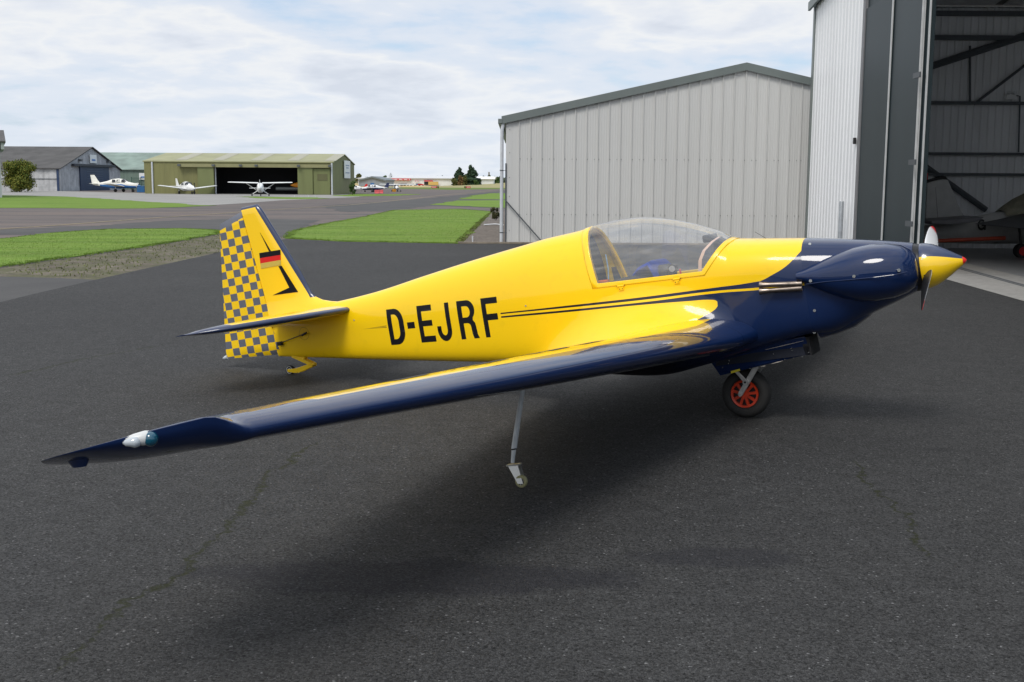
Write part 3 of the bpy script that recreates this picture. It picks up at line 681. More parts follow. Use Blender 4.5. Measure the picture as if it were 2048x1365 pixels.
GLY = {
 'D': [[(0, 0), (.45, 0)]+arc(.45, .36, .55, .36, -90, 0)+arc(.45, .64, .55, .36, 0, 90)+[(0, 1)], [(.27, .155), (.27, .845), (.42, .845)]+arc(.42, .62, .28, .225, 90, 0)+arc(.42, .38, .28, .225, 0, -90)],
 '-': [[(0, .41), (1, .41), (1, .585), (0, .585)]],
 'E': [[(0, 0), (1, 0), (1, .165), (.28, .165), (.28, .435), (.92, .435), (.92, .59), (.28, .59), (.28, .84), (.97, .84), (.97, 1), (0, 1)]],
 'J': [[(.70, 1), (1, 1), (1, .30)]+arc(.5, .29, .5, .30, 0, -180)+[(0, .40), (.28, .40)]+arc(.49, .29, .21, .145, 180, 360)],
 'R': [[(0, 0), (.26, 0), (.26, .41), (.46, .41)]+arc(.46, .31, .19, .10, 80, 5, 6)+[(.67, .12), (.73, 0), (1.02, 0), (1.02, .03), (.96, .10), (.93, .32), (.90, .41), (.80, .475)]+arc(.55, .745, .42, .255, -50, 88)+[(0, 1)], [(.26, .56), (.26, .85), (.50, .85)]+arc(.50, .705, .20, .145, 86, -86, 10)+[(.50, .56)]],
 'F': [[(0, 0), (.28, 0), (.28, .43), (.92, .43), (.92, .59), (.28, .59), (.28, .845), (1, .845), (1, 1), (0, 1)]],
}
def band_v(s): # bottom and top of the lettering along the body
    t = (2.724-s)/(2.724-1.667); return .876+(.824-.876)*t, 1.163+(1.126-1.163)*t
LET = [('D', 2.729, 2.572), ('-', 2.540, 2.468), ('E', 2.430, 2.287), ('J', 2.258, 2.125), ('R', 2.050, 1.888), ('F', 1.826, 1.680)]
def mapl(s0, s1, sgn):
    def f(x, y):
        s = s0+(s1-s0)*x; b, t = band_v(s); v = b+(t-b)*y
        return BC(s, sgn*(r_at(s, v)+.0012), v)
    return f
for ch, a, b in LET:
    decal('letter', GLY[ch], black, fus, mapl(a, b, 1), dx=.25, dy=.06)
tot = 2.729-1.680
for ch, a, b in LET:      # port side reads the other way round
    decal('letter', GLY[ch], black, fus, mapl(1.68+(2.729-a), 1.68+(2.729-b), -1), dx=.25, dy=.06)
# small fittings on the side
for px, py, rr in ((1059, 610.5, .006), (697, 643, .006)):
    s1, v1 = bpx(px, py, .2); y = r_at(s1, v1)
    MB().tube([BC(s1, y-.004, v1), BC(s1, y+.004, v1)], rr, 10).build('vent_plug', steel, fus, smooth=True)
# ---- nose bowl / cowling
co_st = stations(-1.300, -.6222, 26)
cow = clean(band(co_st, lambda s: 0.0, lambda s: math.pi, 48, .002).build('cowling', navy, plane))
# chin scoop under the cowl
mb = MB(); rings = []
for s, v, hw, hh in ((-1.02, .665, .05, .02), (-.96, .64, .12, .045), (-.86, .598, .16, .062), (-.74, .568, .175, .064), (-.635, .553, .18, .065)):
    rings.append([BC(s, hw*math.cos(t), v+hh*math.sin(t)) for t in np.linspace(0, 2*math.pi, 24, endpoint=False)])
mb.loft(rings); mb.build('chin_scoop', navy, cow, smooth=True)
def fairing(sg):
    mb = MB(); rings = []
    for s, vc, hh, ro in ((-1.326, .878, .035, .20), (-1.318, .878, .085, .235), (-1.29, .878, .125, .275), (-1.24, .879, .155, .315), (-1.16, .881, .178, .350), (-1.05, .884, .188, .372), (-.95, .888, .183, .378), (-.85, .896, .160, .374), (-.76, .908, .128, .366), (-.68, .922, .092, .356), (-.62, .934, .060, .348), (-.585, .940, .045, .343)):
        rc = .12; rr = ro-rc; ring = []
        for t in np.linspace(0, 2*math.pi, 36, endpoint=False):
            ring.append(BC(s, sg*(rc+rr*math.copysign(abs(math.cos(t))**.8, math.cos(t))), vc+hh*math.copysign(abs(math.sin(t))**.9, math.sin(t))))
        rings.append(ring)
    mb.loft(rings); o = mb.build('cylinder_fairing', navy, cow, smooth=True, ang=60)
    mb = MB(); P = [(-1.30, .905), (-1.2, .903), (-1.0, .899), (-.8, .902), (-.64, .905)]
    return o
fa = fairing(1); fairing(-1)
def ray_hit_side(px, py, r): s1, v1 = bpx(px, py, r); return s1, v1
# quarter-turn fasteners
for px, py, r in ((1621, 562, .352), (1708, 553, .375), (1798, 541, .335)):
    s1, v1 = bpx(px, py, r); MB().tube([BC(s1, r-.03, v1), BC(s1, r+.004, v1)], .0105, 14).build('fastener', chrome, cow, smooth=True)
for px, py, r in ((1618.5, 490, .20), (1629, 621.5, .29), (1627, 666, .24)):
    s1, v1 = bpx(px, py, r); y = r_at(s1, v1); MB().tube([BC(s1, y-.03, v1), BC(s1, y+.005, v1+(.004 if py < 500 else 0))], .0095, 14).build('fastener', chrome, cow, smooth=True)
# seam along the fairing
mb = MB(); P = [(1612, 569, .345), (1650, 564, .366), (1700, 560, .379), (1750, 555, .378), (1790, 550, .356), (1814, 544, .32)]
mb.tube([BC(*(lambda q, r: (q[0], r, q[1]))(bpx(x, y, r), r)) for x, y, r in P], .003, 6); mb.build('seam', navy, cow, smooth=True)
# exhaust stubs
exm = simple('heat stained exhaust', (.24, .20, .17), .32, .95, var=.6, scale=14)
for sg in (1, -1):
    for (p0, p1) in (((1603, 568.5), (1519, 571)), ((1603, 577.5), (1519, 583))):
        a = bpx(*p0, .345); b = bpx(*p1, .355); A = BC(a[0], sg*.33, a[1]); Bq = BC(b[0], sg*.352, b[1])
        MB().tube([A, A.lerp(Bq, .3), A.lerp(Bq, .75), A.lerp(Bq, .92), Bq], [.020, .0185, .016, .019, .0265], 20, cap=False).build('exhaust_pipe', exm, cow, smooth=True)
# air inlet ring and spinner
AX = .873
MB().tube([BC(-1.27, 0, AX), BC(-1.302, 0, AX), BC(-1.334, 0, AX)], [.158, .157, .146], 48).build('inlet_ring', simple('oily black', (.010, .010, .011), .35, .3, var=.6, scale=25), plane, smooth=True)
m, n, p = newmat('spinner livery'); co = objco(n); sp = N(n, 'ShaderNodeSeparateXYZ'); LK(n, co, sp.inputs[0])
up = mth(n, 'MULTIPLY', mth(n, 'SUBTRACT', mth(n, 'ADD', sp.outputs[2], mth(n, 'MULTIPLY', sp.outputs[1], .5)), AX+.0), 900, clamp=True)
tip = mth(n, 'MULTIPLY', mth(n, 'SUBTRACT', sp.outputs[0], 1.583), 900, clamp=True)
cc = mixc(n, tip, mixc(n, up, YEL, NAVY), (.75, .02, .01)); LK(n, cc, p.inputs['Base Color']); p.inputs['Roughness'].default_value = .28; p.inputs['Coat Weight'].default_value = 1
prof_s = [(-1.336, .150), (-1.345, .1515), (-1.37, .148), (-1.41, .136), (-1.45, .116), (-1.50, .085), (-1.55, .050), (-1.58, .030), (-1.597, .016), (-1.606, .004)]
mb = MB(); mb.loft([[BC(s, rr*math.cos(t), AX+rr*math.sin(t)) for t in np.linspace(0, 2*math.pi, 64, endpoint=False)] for s, rr in prof_s])
spn = mb.build('spinner', m, plane, smooth=True, ang=50)
for ang in (78, 20, -20, -60, 120, 160, 200):
    t = R(ang); MB().tube([BC(-1.352, .147*math.cos(t), AX+.147*math.sin(t)), BC(-1.354, .153*math.cos(t), AX+.153*math.sin(t))], .004, 10).build('fastener', chrome, spn)
# propeller blades: white with red tips in front, dark behind
mw, n, p = newmat('propeller paint'); co = objco(n); sp = N(n, 'ShaderNodeSeparateXYZ'); LK(n, co, sp.inputs[0])
d2 = mth(n, 'SQRT', mth(n, 'ADD', mth(n, 'POWER', sp.outputs[1], 2.0), mth(n, 'POWER', mth(n, 'SUBTRACT', sp.outputs[2], AX), 2.0)))
tipm = mth(n, 'MULTIPLY', mth(n, 'SUBTRACT', d2, .590), 900, clamp=True)
line = mth(n, 'MULTIPLY', mth(n, 'SUBTRACT', .004, mth(n, 'ABSOLUTE', mth(n, 'SUBTRACT', d2, .577))), 900, clamp=True)
LK(n, mixc(n, line, mixc(n, tipm, (.74, .75, .76), (.70, .015, .015)), (.25, .02, .02)), p.inputs['Base Color']); p.inputs['Roughness'].default_value = .3; p.inputs['Coat Weight'].default_value = .6
mbk = simple('propeller back paint', (.013, .013, .014), .45)
def blade(sign):
    phi = R(69); d = Vector((0, math.sin(phi), math.cos(phi)))*sign; tg = Vector((1, 0, 0)).cross(d)   # d points along the blade
    c0 = BC(-1.372, 0, AX); mb = MB(); rings = []
    for rr, ch, th, pitch in ((.03, .05, .035, 60), (.12, .075, .03, 52), (.22, .105, .022, 44), (.34, .118, .016, 36), (.46, .112, .012, 30), (.55, .095, .010, 26), (.595, .070, .008, 24), (.625, .045, .006, 23), (.642, .015, .003, 22)):
        a = R(-pitch); cd = (tg*math.cos(a)+Vector((1, 0, 0))*math.sin(a)); nd = (Vector((1, 0, 0))*math.cos(a)-tg*math.sin(a))
        ring = []
        for k in range(20):
            t = 2*math.pi*k/20; ring.append(c0+d*rr+cd*(ch/2*math.cos(t))+nd*(th/2*math.sin(t)*(1-.2*math.cos(t))))
        rings.append(ring)
    mb.loft(rings); 
    for i, f in enumerate(mb.f):
        if len(f) == 4 and i % 20 >= 10: mb.m[i] = 1
    return mb.build('propeller_blade', [mw, mbk], plane, smooth=True, ang=70)
blade(1); blade(-1)

# ---- wings
def airfoil(n=22, t=.15):
    xs = .5*(1-np.cos(np.linspace(0, math.pi, n))); up = []; lo = []
    for x in xs:
        yt = 5*t*(.2969*math.sqrt(x)-.126*x-.3516*x*x+.2843*x**3-.1015*x**4)
        yc = .022*(2*.3*x-x*x)/.09 if x < .3 else .022*((1-.6)+2*.3*x-x*x)/.49
        up.append((x, yc+yt)); lo.append((x, yc-yt))
    return up[::-1]+lo[1:-1]     # TE -> LE over the top, back under
AF = airfoil()
def wing_ring(r, sg):
    le, te, v, tk = wing_sec(r); c = max(te-le, .02); ring = []
    inc = R(-.5)
    b = min(1, max(0, (r-5.22)/.16)); b = b*b*(3-2*b)      # tip: flat top, underside swept up to a raised leading edge
    for i_, (x, y) in enumerate(AF):
        y = y*(1-.80*b) if i_ < 22 else y*(1+1.1*b)
        ring.append(BC(le+c*x, sg*r, v+b*(c/.6)*(.085*(1-x)-.016)+c*y*tk/.15+(c*x-.3*c)*math.sin(inc)))
    return ring
mwg, n, p = newmat('wing livery'); co = objco(n); sp = N(n, 'ShaderNodeSeparateXYZ'); LK(n, co, sp.inputs[0])
rab = mth(n, 'ABSOLUTE', sp.outputs[1]); s_ = mth(n, 'MULTIPLY', sp.outputs[0], -1.0)
le = mth(n, 'ADD', -.235, mth(n, 'MULTIPLY', mth(n, 'SUBTRACT', rab, .3), .235/4.9))
ch = mth(n, 'SUBTRACT', 1.565, mth(n, 'MULTIPLY', mth(n, 'SUBTRACT', rab, .3), .915/4.9))
xc = mth(n, 'DIVIDE', mth(n, 'SUBTRACT', s_, le), ch)
vm = mth(n, 'ADD', .572, mth(n, 'MULTIPLY', mth(n, 'SUBTRACT', rab, .3), .325/4.9))
upper = mth(n, 'MULTIPLY', mth(n, 'SUBTRACT', sp.outputs[2], mth(n, 'ADD', vm, mth(n, 'MULTIPLY', ch, -.01))), 900, clamp=True)
lim = mth(n, 'ADD', .16, mth(n, 'MULTIPLY', mth(n, 'MAXIMUM', mth(n, 'SUBTRACT', rab, 4.75), 0.0), 2.4))
yel = mth(n, 'MULTIPLY', mth(n, 'MULTIPLY', mth(n, 'SUBTRACT', xc, lim), 500, clamp=True), upper)
seamw = mth(n, 'MULTIPLY', mth(n, 'SUBTRACT', .0018, mth(n, 'ABSOLUTE', mth(n, 'SUBTRACT', rab, .56))), 2000, clamp=True)
ail = mth(n, 'MULTIPLY', mth(n, 'MULTIPLY', mth(n, 'SUBTRACT', .004, mth(n, 'ABSOLUTE', mth(n, 'SUBTRACT', xc, .74))), 2000, clamp=True), mth(n, 'MULTIPLY', mth(n, 'SUBTRACT', rab, 2.6), 500, clamp=True))
LK(n, mixc(n, mth(n, 'MAXIMUM', seamw, ail), mixc(n, yel, NAVY, YEL), (.004, .004, .006)), p.inputs['Base Color']); p.inputs['Coat Weight'].default_value = .75; p.inputs['Coat Roughness'].default_value = .03; p.inputs['Specular IOR Level'].default_value = .02
LK(n, mth(n, 'ADD', .24, mth(n, 'MULTIPLY', noise(n, co, 5, 4), .12)), p.inputs['Roughness'])
b = N(n, 'ShaderNodeBump'); b.inputs['Distance'].default_value = .006; b.inputs['Strength'].default_value = .16
mp = N(n, 'ShaderNodeMapping'); mp.inputs['Scale'].default_value = (5, 1.2, 5); LK(n, co, mp.inputs[0])
LK(n, noise(n, mp.outputs[0], 2.2, 3), b.inputs['Height']); LK(n, b.outputs[0], p.inputs['Coat Normal'])
amber = simple('amber lens', (.7, .3, .05), .1, coat=1)
greenlens = simple('green blue lens', (.0, .07, .12), .06, coat=1, var=.2); redlens = simple('red lens', (.45, .01, .01), .06, coat=1)
clearlens = simple('clear lens', (.45, .49, .52), .08, coat=1)
def wing_pt(px, py, sg=1):
    """point on the wing surface met by the sight line (right wing only): used to seat the tip lights"""
    pass
WL = [.22, .4, .7, 1.0, 1.5, 2, 2.5, 3, 3.5, 4, 4.4, 4.8, 5.0, 5.2, 5.23, 5.26, 5.29, 5.32, 5.35, 5.38, 5.44, 5.49, 5.54, 5.58, 5.61, 5.635, 5.648]
wings = {}; SEAT = {}
for sg in (1, -1):
    mb = MB(); mb.loft([wing_ring(r, sg) for r in WL]); w_ = mb.build('wing', mwg, plane, smooth=True, ang=45); wings[sg] = w_
    # lights on the tip: clear strobe and coloured position light in a small pale housing, seated on the surface
    from mathutils.bvhtree import BVHTree
    bv = BVHTree.FromPolygons([v_.co for v_ in w_.data.vertices], [tuple(p_.vertices) for p_ in w_.data.polygons])
    ro = PMI @ Vector((0, 0, CH))
    def seat(px, py, out=0.0):      # lights are found on the starboard tip and mirrored to port
        if sg == 1:
            h_ = bv.ray_cast(ro, (PMI.to_3x3() @ ray(px, py)).normalized()); n_ = h_[1]
            if n_.dot(h_[0]-ro) > 0: n_ = -n_
            SEAT[(px, py, out)] = h_[0]+n_*out
            return SEAT[(px, py, out)].copy()
        q_ = SEAT[(px, py, out)]; return Vector((q_.x, -q_.y, q_.z))
    def ball(c, rr, st, name, mat, par):
        bm = bmesh.new(); bmesh.ops.create_uvsphere(bm, u_segments=24, v_segments=14, radius=rr)
        for vv in bm.verts: vv.co = Vector((vv.co.x*st[0], vv.co.y*st[1], vv.co.z*st[2]))+c
        me = bpy.data.meshes.new(name); bm.to_mesh(me); bm.free(); me.materials.append(mat); me.polygons.foreach_set('use_smooth', [True]*len(me.polygons))
        o = bpy.data.objects.new(name, me); C.objects.link(o); o.parent = par; return o
    p1_, p2_, p3_, p4_ = seat(301, 878, .0), seat(284, 878, -.004), seat(268, 880, -.003), seat(252, 882, -.002)
    mb = MB(); mb.tube([seat(300, 878, -.012), seat(293, 878, -.006), seat(284, 879, -.004), seat(268, 881, -.004), seat(253, 884, -.006)], [.019, .0215, .0205, .0165, .011], 20); hs = mb.build('light_housing', simple('housing white', (.60, .61, .60), .35), w_, smooth=True, ang=0)
    ball(p1_, .0225, (1, 1, 1), 'position_light', greenlens if sg == 1 else redlens, w_)
    mb = MB(); mb.tube([seat(280, 880, .004), seat(275, 881, .007), seat(268, 882, .009), seat(260, 883, .007), seat(252, 884, .006), seat(246, 885, .004)], [.006, .0155, .0165, .0125, .0105, .004], 18); mb.build('strobe_light', clearlens, w_, smooth=True, ang=0)
    le, te, v, tk = wing_sec(5.40)
    mb = MB(); mb.loft([[BC(.40+.048*math.cos(t)*k, sg*5.55+.020*k*math.sin(t), .914-.055*(1-k)) for t in np.linspace(0, 2*math.pi, 16, endpoint=False)] for k in (1.0, .95, .8, .55)])
    mb.build('tip_skid', navy, w_, smooth=True)
    # outrigger leg with a castoring wheel
    top = GC(.605, 2.36, .66); mid = GC(.640, 2.437, .20); low = GC(.640, 2.452, .125)
    for q in (top, mid, low): q.y *= sg
    mb = MB(); mb.tube([top, mid], [.0130, .0155], 16).tube([mid, low], [.0135, .010], 14); lg = mb.build('outrigger_leg', greyp, plane, smooth=True)
    MB().tube([mid+Vector((0, 0, -.004)), mid+Vector((0, 0, .004))], .0165, 16).build('collar', darkm, lg, smooth=True)
    wc = GC(.575, 2.475, .036); wc.y *= sg
    fork = MB(); lx = GC(.625, 2.455, .118); lx.y *= sg
    fork.box(lx.x-.045, lx.y-.018, lx.z-.004, lx.x+.035, lx.y+.018, lx.z+.004)
    for dy in (-.017, .017):
        f0 = lx+Vector((-.035, dy, 0)); 
        fork.add([f0+Vector((0, 0, 0)), f0+Vector((.06, 0, 0)), Vector((wc.x+.016, wc.y+dy, wc.z-.012)), Vector((wc.x-.016, wc.y+dy, wc.z-.010)),
                  f0+Vector((0, .003, 0)), f0+Vector((.06, .003, 0)), Vector((wc.x+.016, wc.y+dy+.003, wc.z-.012)), Vector((wc.x-.016, wc.y+dy+.003, wc.z-.010))],
                 [(0,1,2,3), (7,6,5,4), (0,4,5,1), (1,5,6,2), (2,6,7,3), (3,7,4,0)])
    fork.build('caster_fork', simple('zinc plate', (.5, .5, .48), .35, .8), lg)
    cw = MB(); prof_w = [(.020, -.011), (.032, -.011), (.0355, -.006), (.0362, 0), (.0355, .006), (.032, .011), (.020, .011)]
    def lathe(mb, c, prof, n=28, ax=Vector((0, 1, 0)), mi=0, closed=True):
        a = Vector((1, 0, 0)); b_ = ax.cross(a)
        rings = [[c+ax*h+(a*math.cos(2*math.pi*k/n)+b_*math.sin(2*math.pi*k/n))*rr for k in range(n)] for rr, h in prof]
        if closed: rings.append(rings[0])
        mb.loft(rings, True, not closed, mi); return mb
    lathe(cw, wc, prof_w); cwo = cw.build('caster_wheel', simple('amber rubber wheel', (.33, .31, .16), .35, coat=.4), lg, smooth=True)
    hb = MB().tube([wc-Vector((0, .013, 0)), wc+Vector((0, .013, 0))], .009, 12)
    for k in range(7):
        t = 2*math.pi*k/7; hb.box(.004, -.007, -.0025, .021, .007, .0025, M=Matrix.Translation(wc) @ Matrix.Rotation(t, 4, 'Y'))
    hb.build('caster_hub', simple('silver hub', (.6, .6, .6), .3, .8), lg)
# registration on top of the right wing, big and seen at a grazing angle
def wing_top(r, x, sg=1):
    le, te, v, tk = wing_sec(r); c = te-le
    yt = 5*tk*(.2969*math.sqrt(x)-.126*x-.3516*x*x+.2843*x**3-.1015*x**4); yc = .022*(.6*x-x*x)/.09 if x < .3 else .022*(.4+.6*x-x*x)/.49
    return BC(le+c*x, sg*r, v+c*(yt+yc*tk/.15)+(c*x-.3*c)*math.sin(R(-.5))+.0018)
def mapw(r0, r1):
    return lambda x, y: wing_top(r0+(r1-r0)*x, .72-.46*y)
rr = 4.1
for ch_, wd in (('D', .34), ('-', .16), ('E', .31), ('J', .30), ('R', .34), ('F', .31)):
    decal('wing_letter', GLY[ch_], black, wings[1], mapw(rr, rr-wd), dx=.12, dy=.08); rr -= wd+.09
# ---- belly, gear door, main wheel
mb = MB(); A = [bpx(1430, 712, .15), bpx(1612, 682, .15), bpx(1622, 708, .15), bpx(1440, 752, .15)]
for sg in (1, -1):
    mb = MB(); vs = []
    for (s1, v1), rr in zip([(A[0][0]+.06, A[0][1]+.02), (A[1][0], A[1][1]+.03), A[2], A[3]], (.17, .17, .145, .145)): vs += [BC(s1, sg*rr, v1), BC(s1, sg*(rr-.012), v1)]
    mb.add(vs, [(0, 2, 4, 6), (7, 5, 3, 1), (0, 1, 3, 2), (2, 3, 5, 4), (4, 5, 7, 6), (6, 7, 1, 0)])
    gd = mb.build('gear_door', navy, plane, bevel=.002)
    rail = MB(); a, b_ = Vector(vs[4]), Vector(vs[6]); rail.tube([a+(b_-a)*.0+Vector((0, -sg*.004, .012)), a+(b_-a)*.96+Vector((0, -sg*.004, .012))], .004, 6); rail.build('door_rail', navy, gd)
    if sg == 1:
        for px, py in ((1585, 701), (1548, 708), (1583, 697), (1459, 721), (1458, 727), (1446, 735), (1605, 713), (1588, 716), (1500, 737), (1570, 719), (1618, 705)):
            s1, v1 = bpx(px, py, .16); MB().tube([BC(s1, .155, v1), BC(s1, .171, v1)], .0032, 8).build('rivet', chrome, gd)
        for (x0, y0, x1, y1) in ((1543, 728, 1566, 722), (1521, 734, 1532, 732), (1530, 700, 1607, 682)):
            a = bpx(x0, y0, .165); b_ = bpx(x1, y1, .165); k = .003 if x0 > 1530 else .002
            MB().tube([BC(a[0], .168, a[1]), BC((a[0]+b_[0])/2, .170, (a[1]+b_[1])/2), BC(b_[0], .168, b_[1])], [.001, k, .001], 6).build('worn_edge', simple('bare wood primer', (.55, .50, .45), .6), gd)
mb = MB(); s1, v1 = bpx(1626, 705, .05); mb.prism([(-(s1+.04), .52), (-(s1-.01), .52), (-(s1-.015), v1-.01), (-(s1+.03), v1+.0)], -.16, .12, 1); mb.build('wheel_well_flap', simple('matt black lining', (.008, .008, .01), .8), plane)
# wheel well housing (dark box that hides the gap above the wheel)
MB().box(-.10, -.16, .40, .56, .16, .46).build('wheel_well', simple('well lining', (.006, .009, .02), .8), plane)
WC = GC(-.005, .0, .172)
tyre_m = simple('tyre rubber', (.022, .021, .020), .8, var=.2, bump=.3, bscale=60)
mb = MB(); tp = [(.098, -.045), (.104, -.058), (.125, -.067), (.148, -.064), (.163, -.050), (.1705, -.028), (.1725, 0), (.1705, .028), (.163, .050), (.148, .064), (.125, .067), (.104, .058), (.098, .045)]
lathe(mb, WC, tp, 64); ty = mb.build('main_wheel', tyre_m, plane, smooth=True, ang=0)
mb = MB(); lathe(mb, WC, [(.083, -.052), (.097, -.056), (.100, -.050), (.098, .050), (.097, .056), (.083, .052)], 48); 
for k in range(9):
    t = 2*math.pi*k/9; mb.box(.022, -.052, -.0095, .088, -.036, .0095, M=Matrix.Translation(WC) @ Matrix.Rotation(t, 4, 'Y'))
    mb.box(.022, .036, -.0095, .088, .052, .0095, M=Matrix.Translation(WC) @ Matrix.Rotation(t, 4, 'Y'))
mb.tube([WC-Vector((0, .056, 0)), WC+Vector((0, .056, 0))], .032, 24); rim = mb.build('wheel_rim', orange, ty, smooth=True, ang=30)
MB().tube([WC-Vector((0, .03, 0)), WC+Vector((0, .03, 0))], .082, 30).build('brake_drum', darkm, ty, smooth=True, ang=30)
def link(p0, p1, w0, w1, th, y):
    a = Vector((p0.x, 0, p0.z)); b_ = Vector((p1.x, 0, p1.z)); d = (b_-a).normalized(); nn = Vector((-d.z, 0, d.x)); mb = MB(); poly = []
    base = math.atan2(d.z, d.x)
    for k in range(9): t = base+math.pi/2+math.pi*k/8; poly.append((a.x+w0*math.cos(t), a.z+w0*math.sin(t)))
    for k in range(9): t = base-math.pi/2+math.pi*k/8; poly.append((b_.x+w1*math.cos(t), b_.z+w1*math.sin(t)))
    mb.prism(poly, y, y-th, 1); return mb
def PX(x, y, r): s1, v1 = bpx(x, y, r); return BC(s1, r, v1)
for sg in (1, -1):
    rr = .085
    p_ax = PX(1481, 789, rr); p_up = PX(1512, 735, rr); k1 = PX(1492, 764, rr+.012); k2 = PX(1474, 744, rr+.012)
    off = 0 if sg == 1 else 2*rr
    lk = link(p_up, p_ax, .019, .017, .012, (-rr if sg == 1 else rr+.012)).build('gear_fork', steel, plane, bevel=.002)
    link(k2, k1, .011, .014, .010, (-rr-.013 if sg == 1 else rr+.023)).build('gear_link', steel, plane, bevel=.002)
    if sg == 1:
        MB().tube([k1+Vector((0, -.0, 0)), k1+Vector((0, -.026, 0))], .0185, 20).build('pivot_boss', steel, lk, smooth=True, ang=30)
        MB().tube([k1+Vector((0, -.02, 0)), k1+Vector((0, -.030, 0))], .008, 6).build('pivot_bolt', darkm, lk)
        MB().tube([p_ax+Vector((0, .0, 0)), p_ax+Vector((0, -.016, 0))], .0135, 20).tube([p_ax, p_ax+Vector((0, -.024, 0))], .006, 10).build('axle_nut', steel, lk, smooth=True, ang=30)
a = PX(1462, 745, .158); b_ = PX(1480, 740, .158)
mb = MB(); mb.loft([[a+Vector((0, -.001, -.008)), a+Vector((0, -.003, -.008)), a+Vector((0, -.003, .008)), a+Vector((0, -.001, .008))], [b_+Vector((0, -.001, -.008)), b_+Vector((0, -.003, -.008)), b_+Vector((0, -.003, .008)), b_+Vector((0, -.001, .008))]]); mb.build('placard', simple('placard yellow', (.75, .62, .03), .5), plane)

# ---- fin and rudder
def interp(L, v): return float(np.interp(v, [q[0] for q in L], [q[1] for q in L]))
FLE = [(1.20, 3.2), (1.285, 3.22), (1.305, 3.33), (1.33, 3.42), (1.36, 3.475), (1.40, 3.515), (1.611, 3.597), (1.988, 3.785), (2.15, 3.865), (2.205, 3.895), (2.228, 3.92)]
HNG = [(.93, 3.925), (1.203, 3.972), (1.291, 3.976), (2.196, 4.080), (2.24, 4.085)]
RTE = [(.955, 4.545), (.979, 4.548), (1.1, 4.53), (1.3, 4.497), (2.10, 4.362), (2.125, 4.355)]
def fin_ring(v, s0, s1, th, blunt0=True):
    ring = []; n_ = 14
    for k in range(n_+1):
        x = .5*(1-math.cos(math.pi*k/n_)); ring.append((s0+(s1-s0)*x, th*(math.sqrt(max(0, min(1, x/.35)*(2-min(1, x/.35)))) if blunt0 else 1)))
    return [BC(s, y, v) for s, y in ring]+[BC(s, -y, v) for s, y in ring[::-1]]
m, n, p = newmat('fin livery'); co = objco(n); sp = N(n, 'ShaderNodeSeparateXYZ'); LK(n, co, sp.inputs[0]); s_ = mth(n, 'MULTIPLY', sp.outputs[0], -1.0); v = sp.outputs[2]
# leading edge stripe follows the fin's straight leading edge, and the cap at the top
lead = mth(n, 'SUBTRACT', s_, mth(n, 'ADD', 3.515, mth(n, 'MULTIPLY', mth(n, 'SUBTRACT', v, 1.40), .478)))
nv = mth(n, 'MULTIPLY', mth(n, 'MULTIPLY', mth(n, 'SUBTRACT', .030, lead), 900, clamp=True), mth(n, 'MULTIPLY', mth(n, 'SUBTRACT', v, 1.365), 900, clamp=True))
cap = mth(n, 'MULTIPLY', mth(n, 'SUBTRACT', v, 2.203), 900, clamp=True)
LK(n, mixc(n, mth(n, 'MAXIMUM', nv, cap), YEL, NAVY), p.inputs['Base Color']); p.inputs['Roughness'].default_value = .3; p.inputs['Coat Weight'].default_value = .7
mb = MB(); rings = []
for v in [1.20, 1.285, 1.305, 1.33, 1.36, 1.40, 1.5, 1.611, 1.75, 1.9, 1.988, 2.08, 2.15, 2.19, 2.215, 2.228]:
    fl = max(0, (1.45-v)/.25); th = .030+.035*fl*fl
    if v > 2.19: th *= (.8 if v < 2.22 else .35)
    rings.append(fin_ring(v, interp(FLE, v), interp(HNG, v)-.004, th))
mb.loft(rings); fin = mb.build('fin', m, plane, smooth=True, ang=50)
ck, n, p = newmat('rudder chequers'); co = objco(n); sp = N(n, 'ShaderNodeSeparateXYZ'); LK(n, co, sp.inputs[0])
CELL = .0672; CELLX = .082
ux = mth(n, 'DIVIDE', mth(n, 'SUBTRACT', mth(n, 'ADD', mth(n, 'MULTIPLY', sp.outputs[0], -1.0), mth(n, 'MULTIPLY', sp.outputs[2], .0)), 3.962), CELLX); uz = mth(n, 'DIVIDE', mth(n, 'SUBTRACT', sp.outputs[2], 1.2445-.5*CELL*0), CELL)
fx = mth(n, 'FLOOR', ux); fz = mth(n, 'FLOOR', uz)
par = mth(n, 'MODULO', mth(n, 'ADD', mth(n, 'ADD', fx, fz), 100.0), 2.0)
ex = mth(n, 'SUBTRACT', .5, mth(n, 'ABSOLUTE', mth(n, 'SUBTRACT', mth(n, 'FRACT', ux), .5))); ez = mth(n, 'SUBTRACT', .5, mth(n, 'ABSOLUTE', mth(n, 'SUBTRACT', mth(n, 'FRACT', uz), .5)))
edge = mth(n, 'MULTIPLY', mth(n, 'SUBTRACT', mth(n, 'MINIMUM', ex, ez), .010), 90, clamp=True)
dk = mth(n, 'MULTIPLY', par, edge)
tape = mixc(n, noise(n, co, 9, 4), (.105, .115, .15), (.145, .155, .19))
rcap = mth(n, 'MULTIPLY', mth(n, 'SUBTRACT', mth(n, 'ADD', sp.outputs[2], mth(n, 'MULTIPLY', mth(n, 'ADD', sp.outputs[0], 4.085), -.22)), 2.135), 900, clamp=True)
LK(n, mixc(n, mth(n, 'MAXIMUM', dk, rcap), YEL, tape), p.inputs['Base Color']); p.inputs['Roughness'].default_value = .36; p.inputs['Coat Weight'].default_value = .3
bmp = N(n, 'ShaderNodeBump'); bmp.inputs['Distance'].default_value = .004; bmp.inputs['Strength'].default_value = .4; LK(n, noise(n, co, 8, 2, .4, 1.0), bmp.inputs['Height']); LK(n, bmp.outputs[0], p.inputs['Normal'])
mb = MB(); rings = []
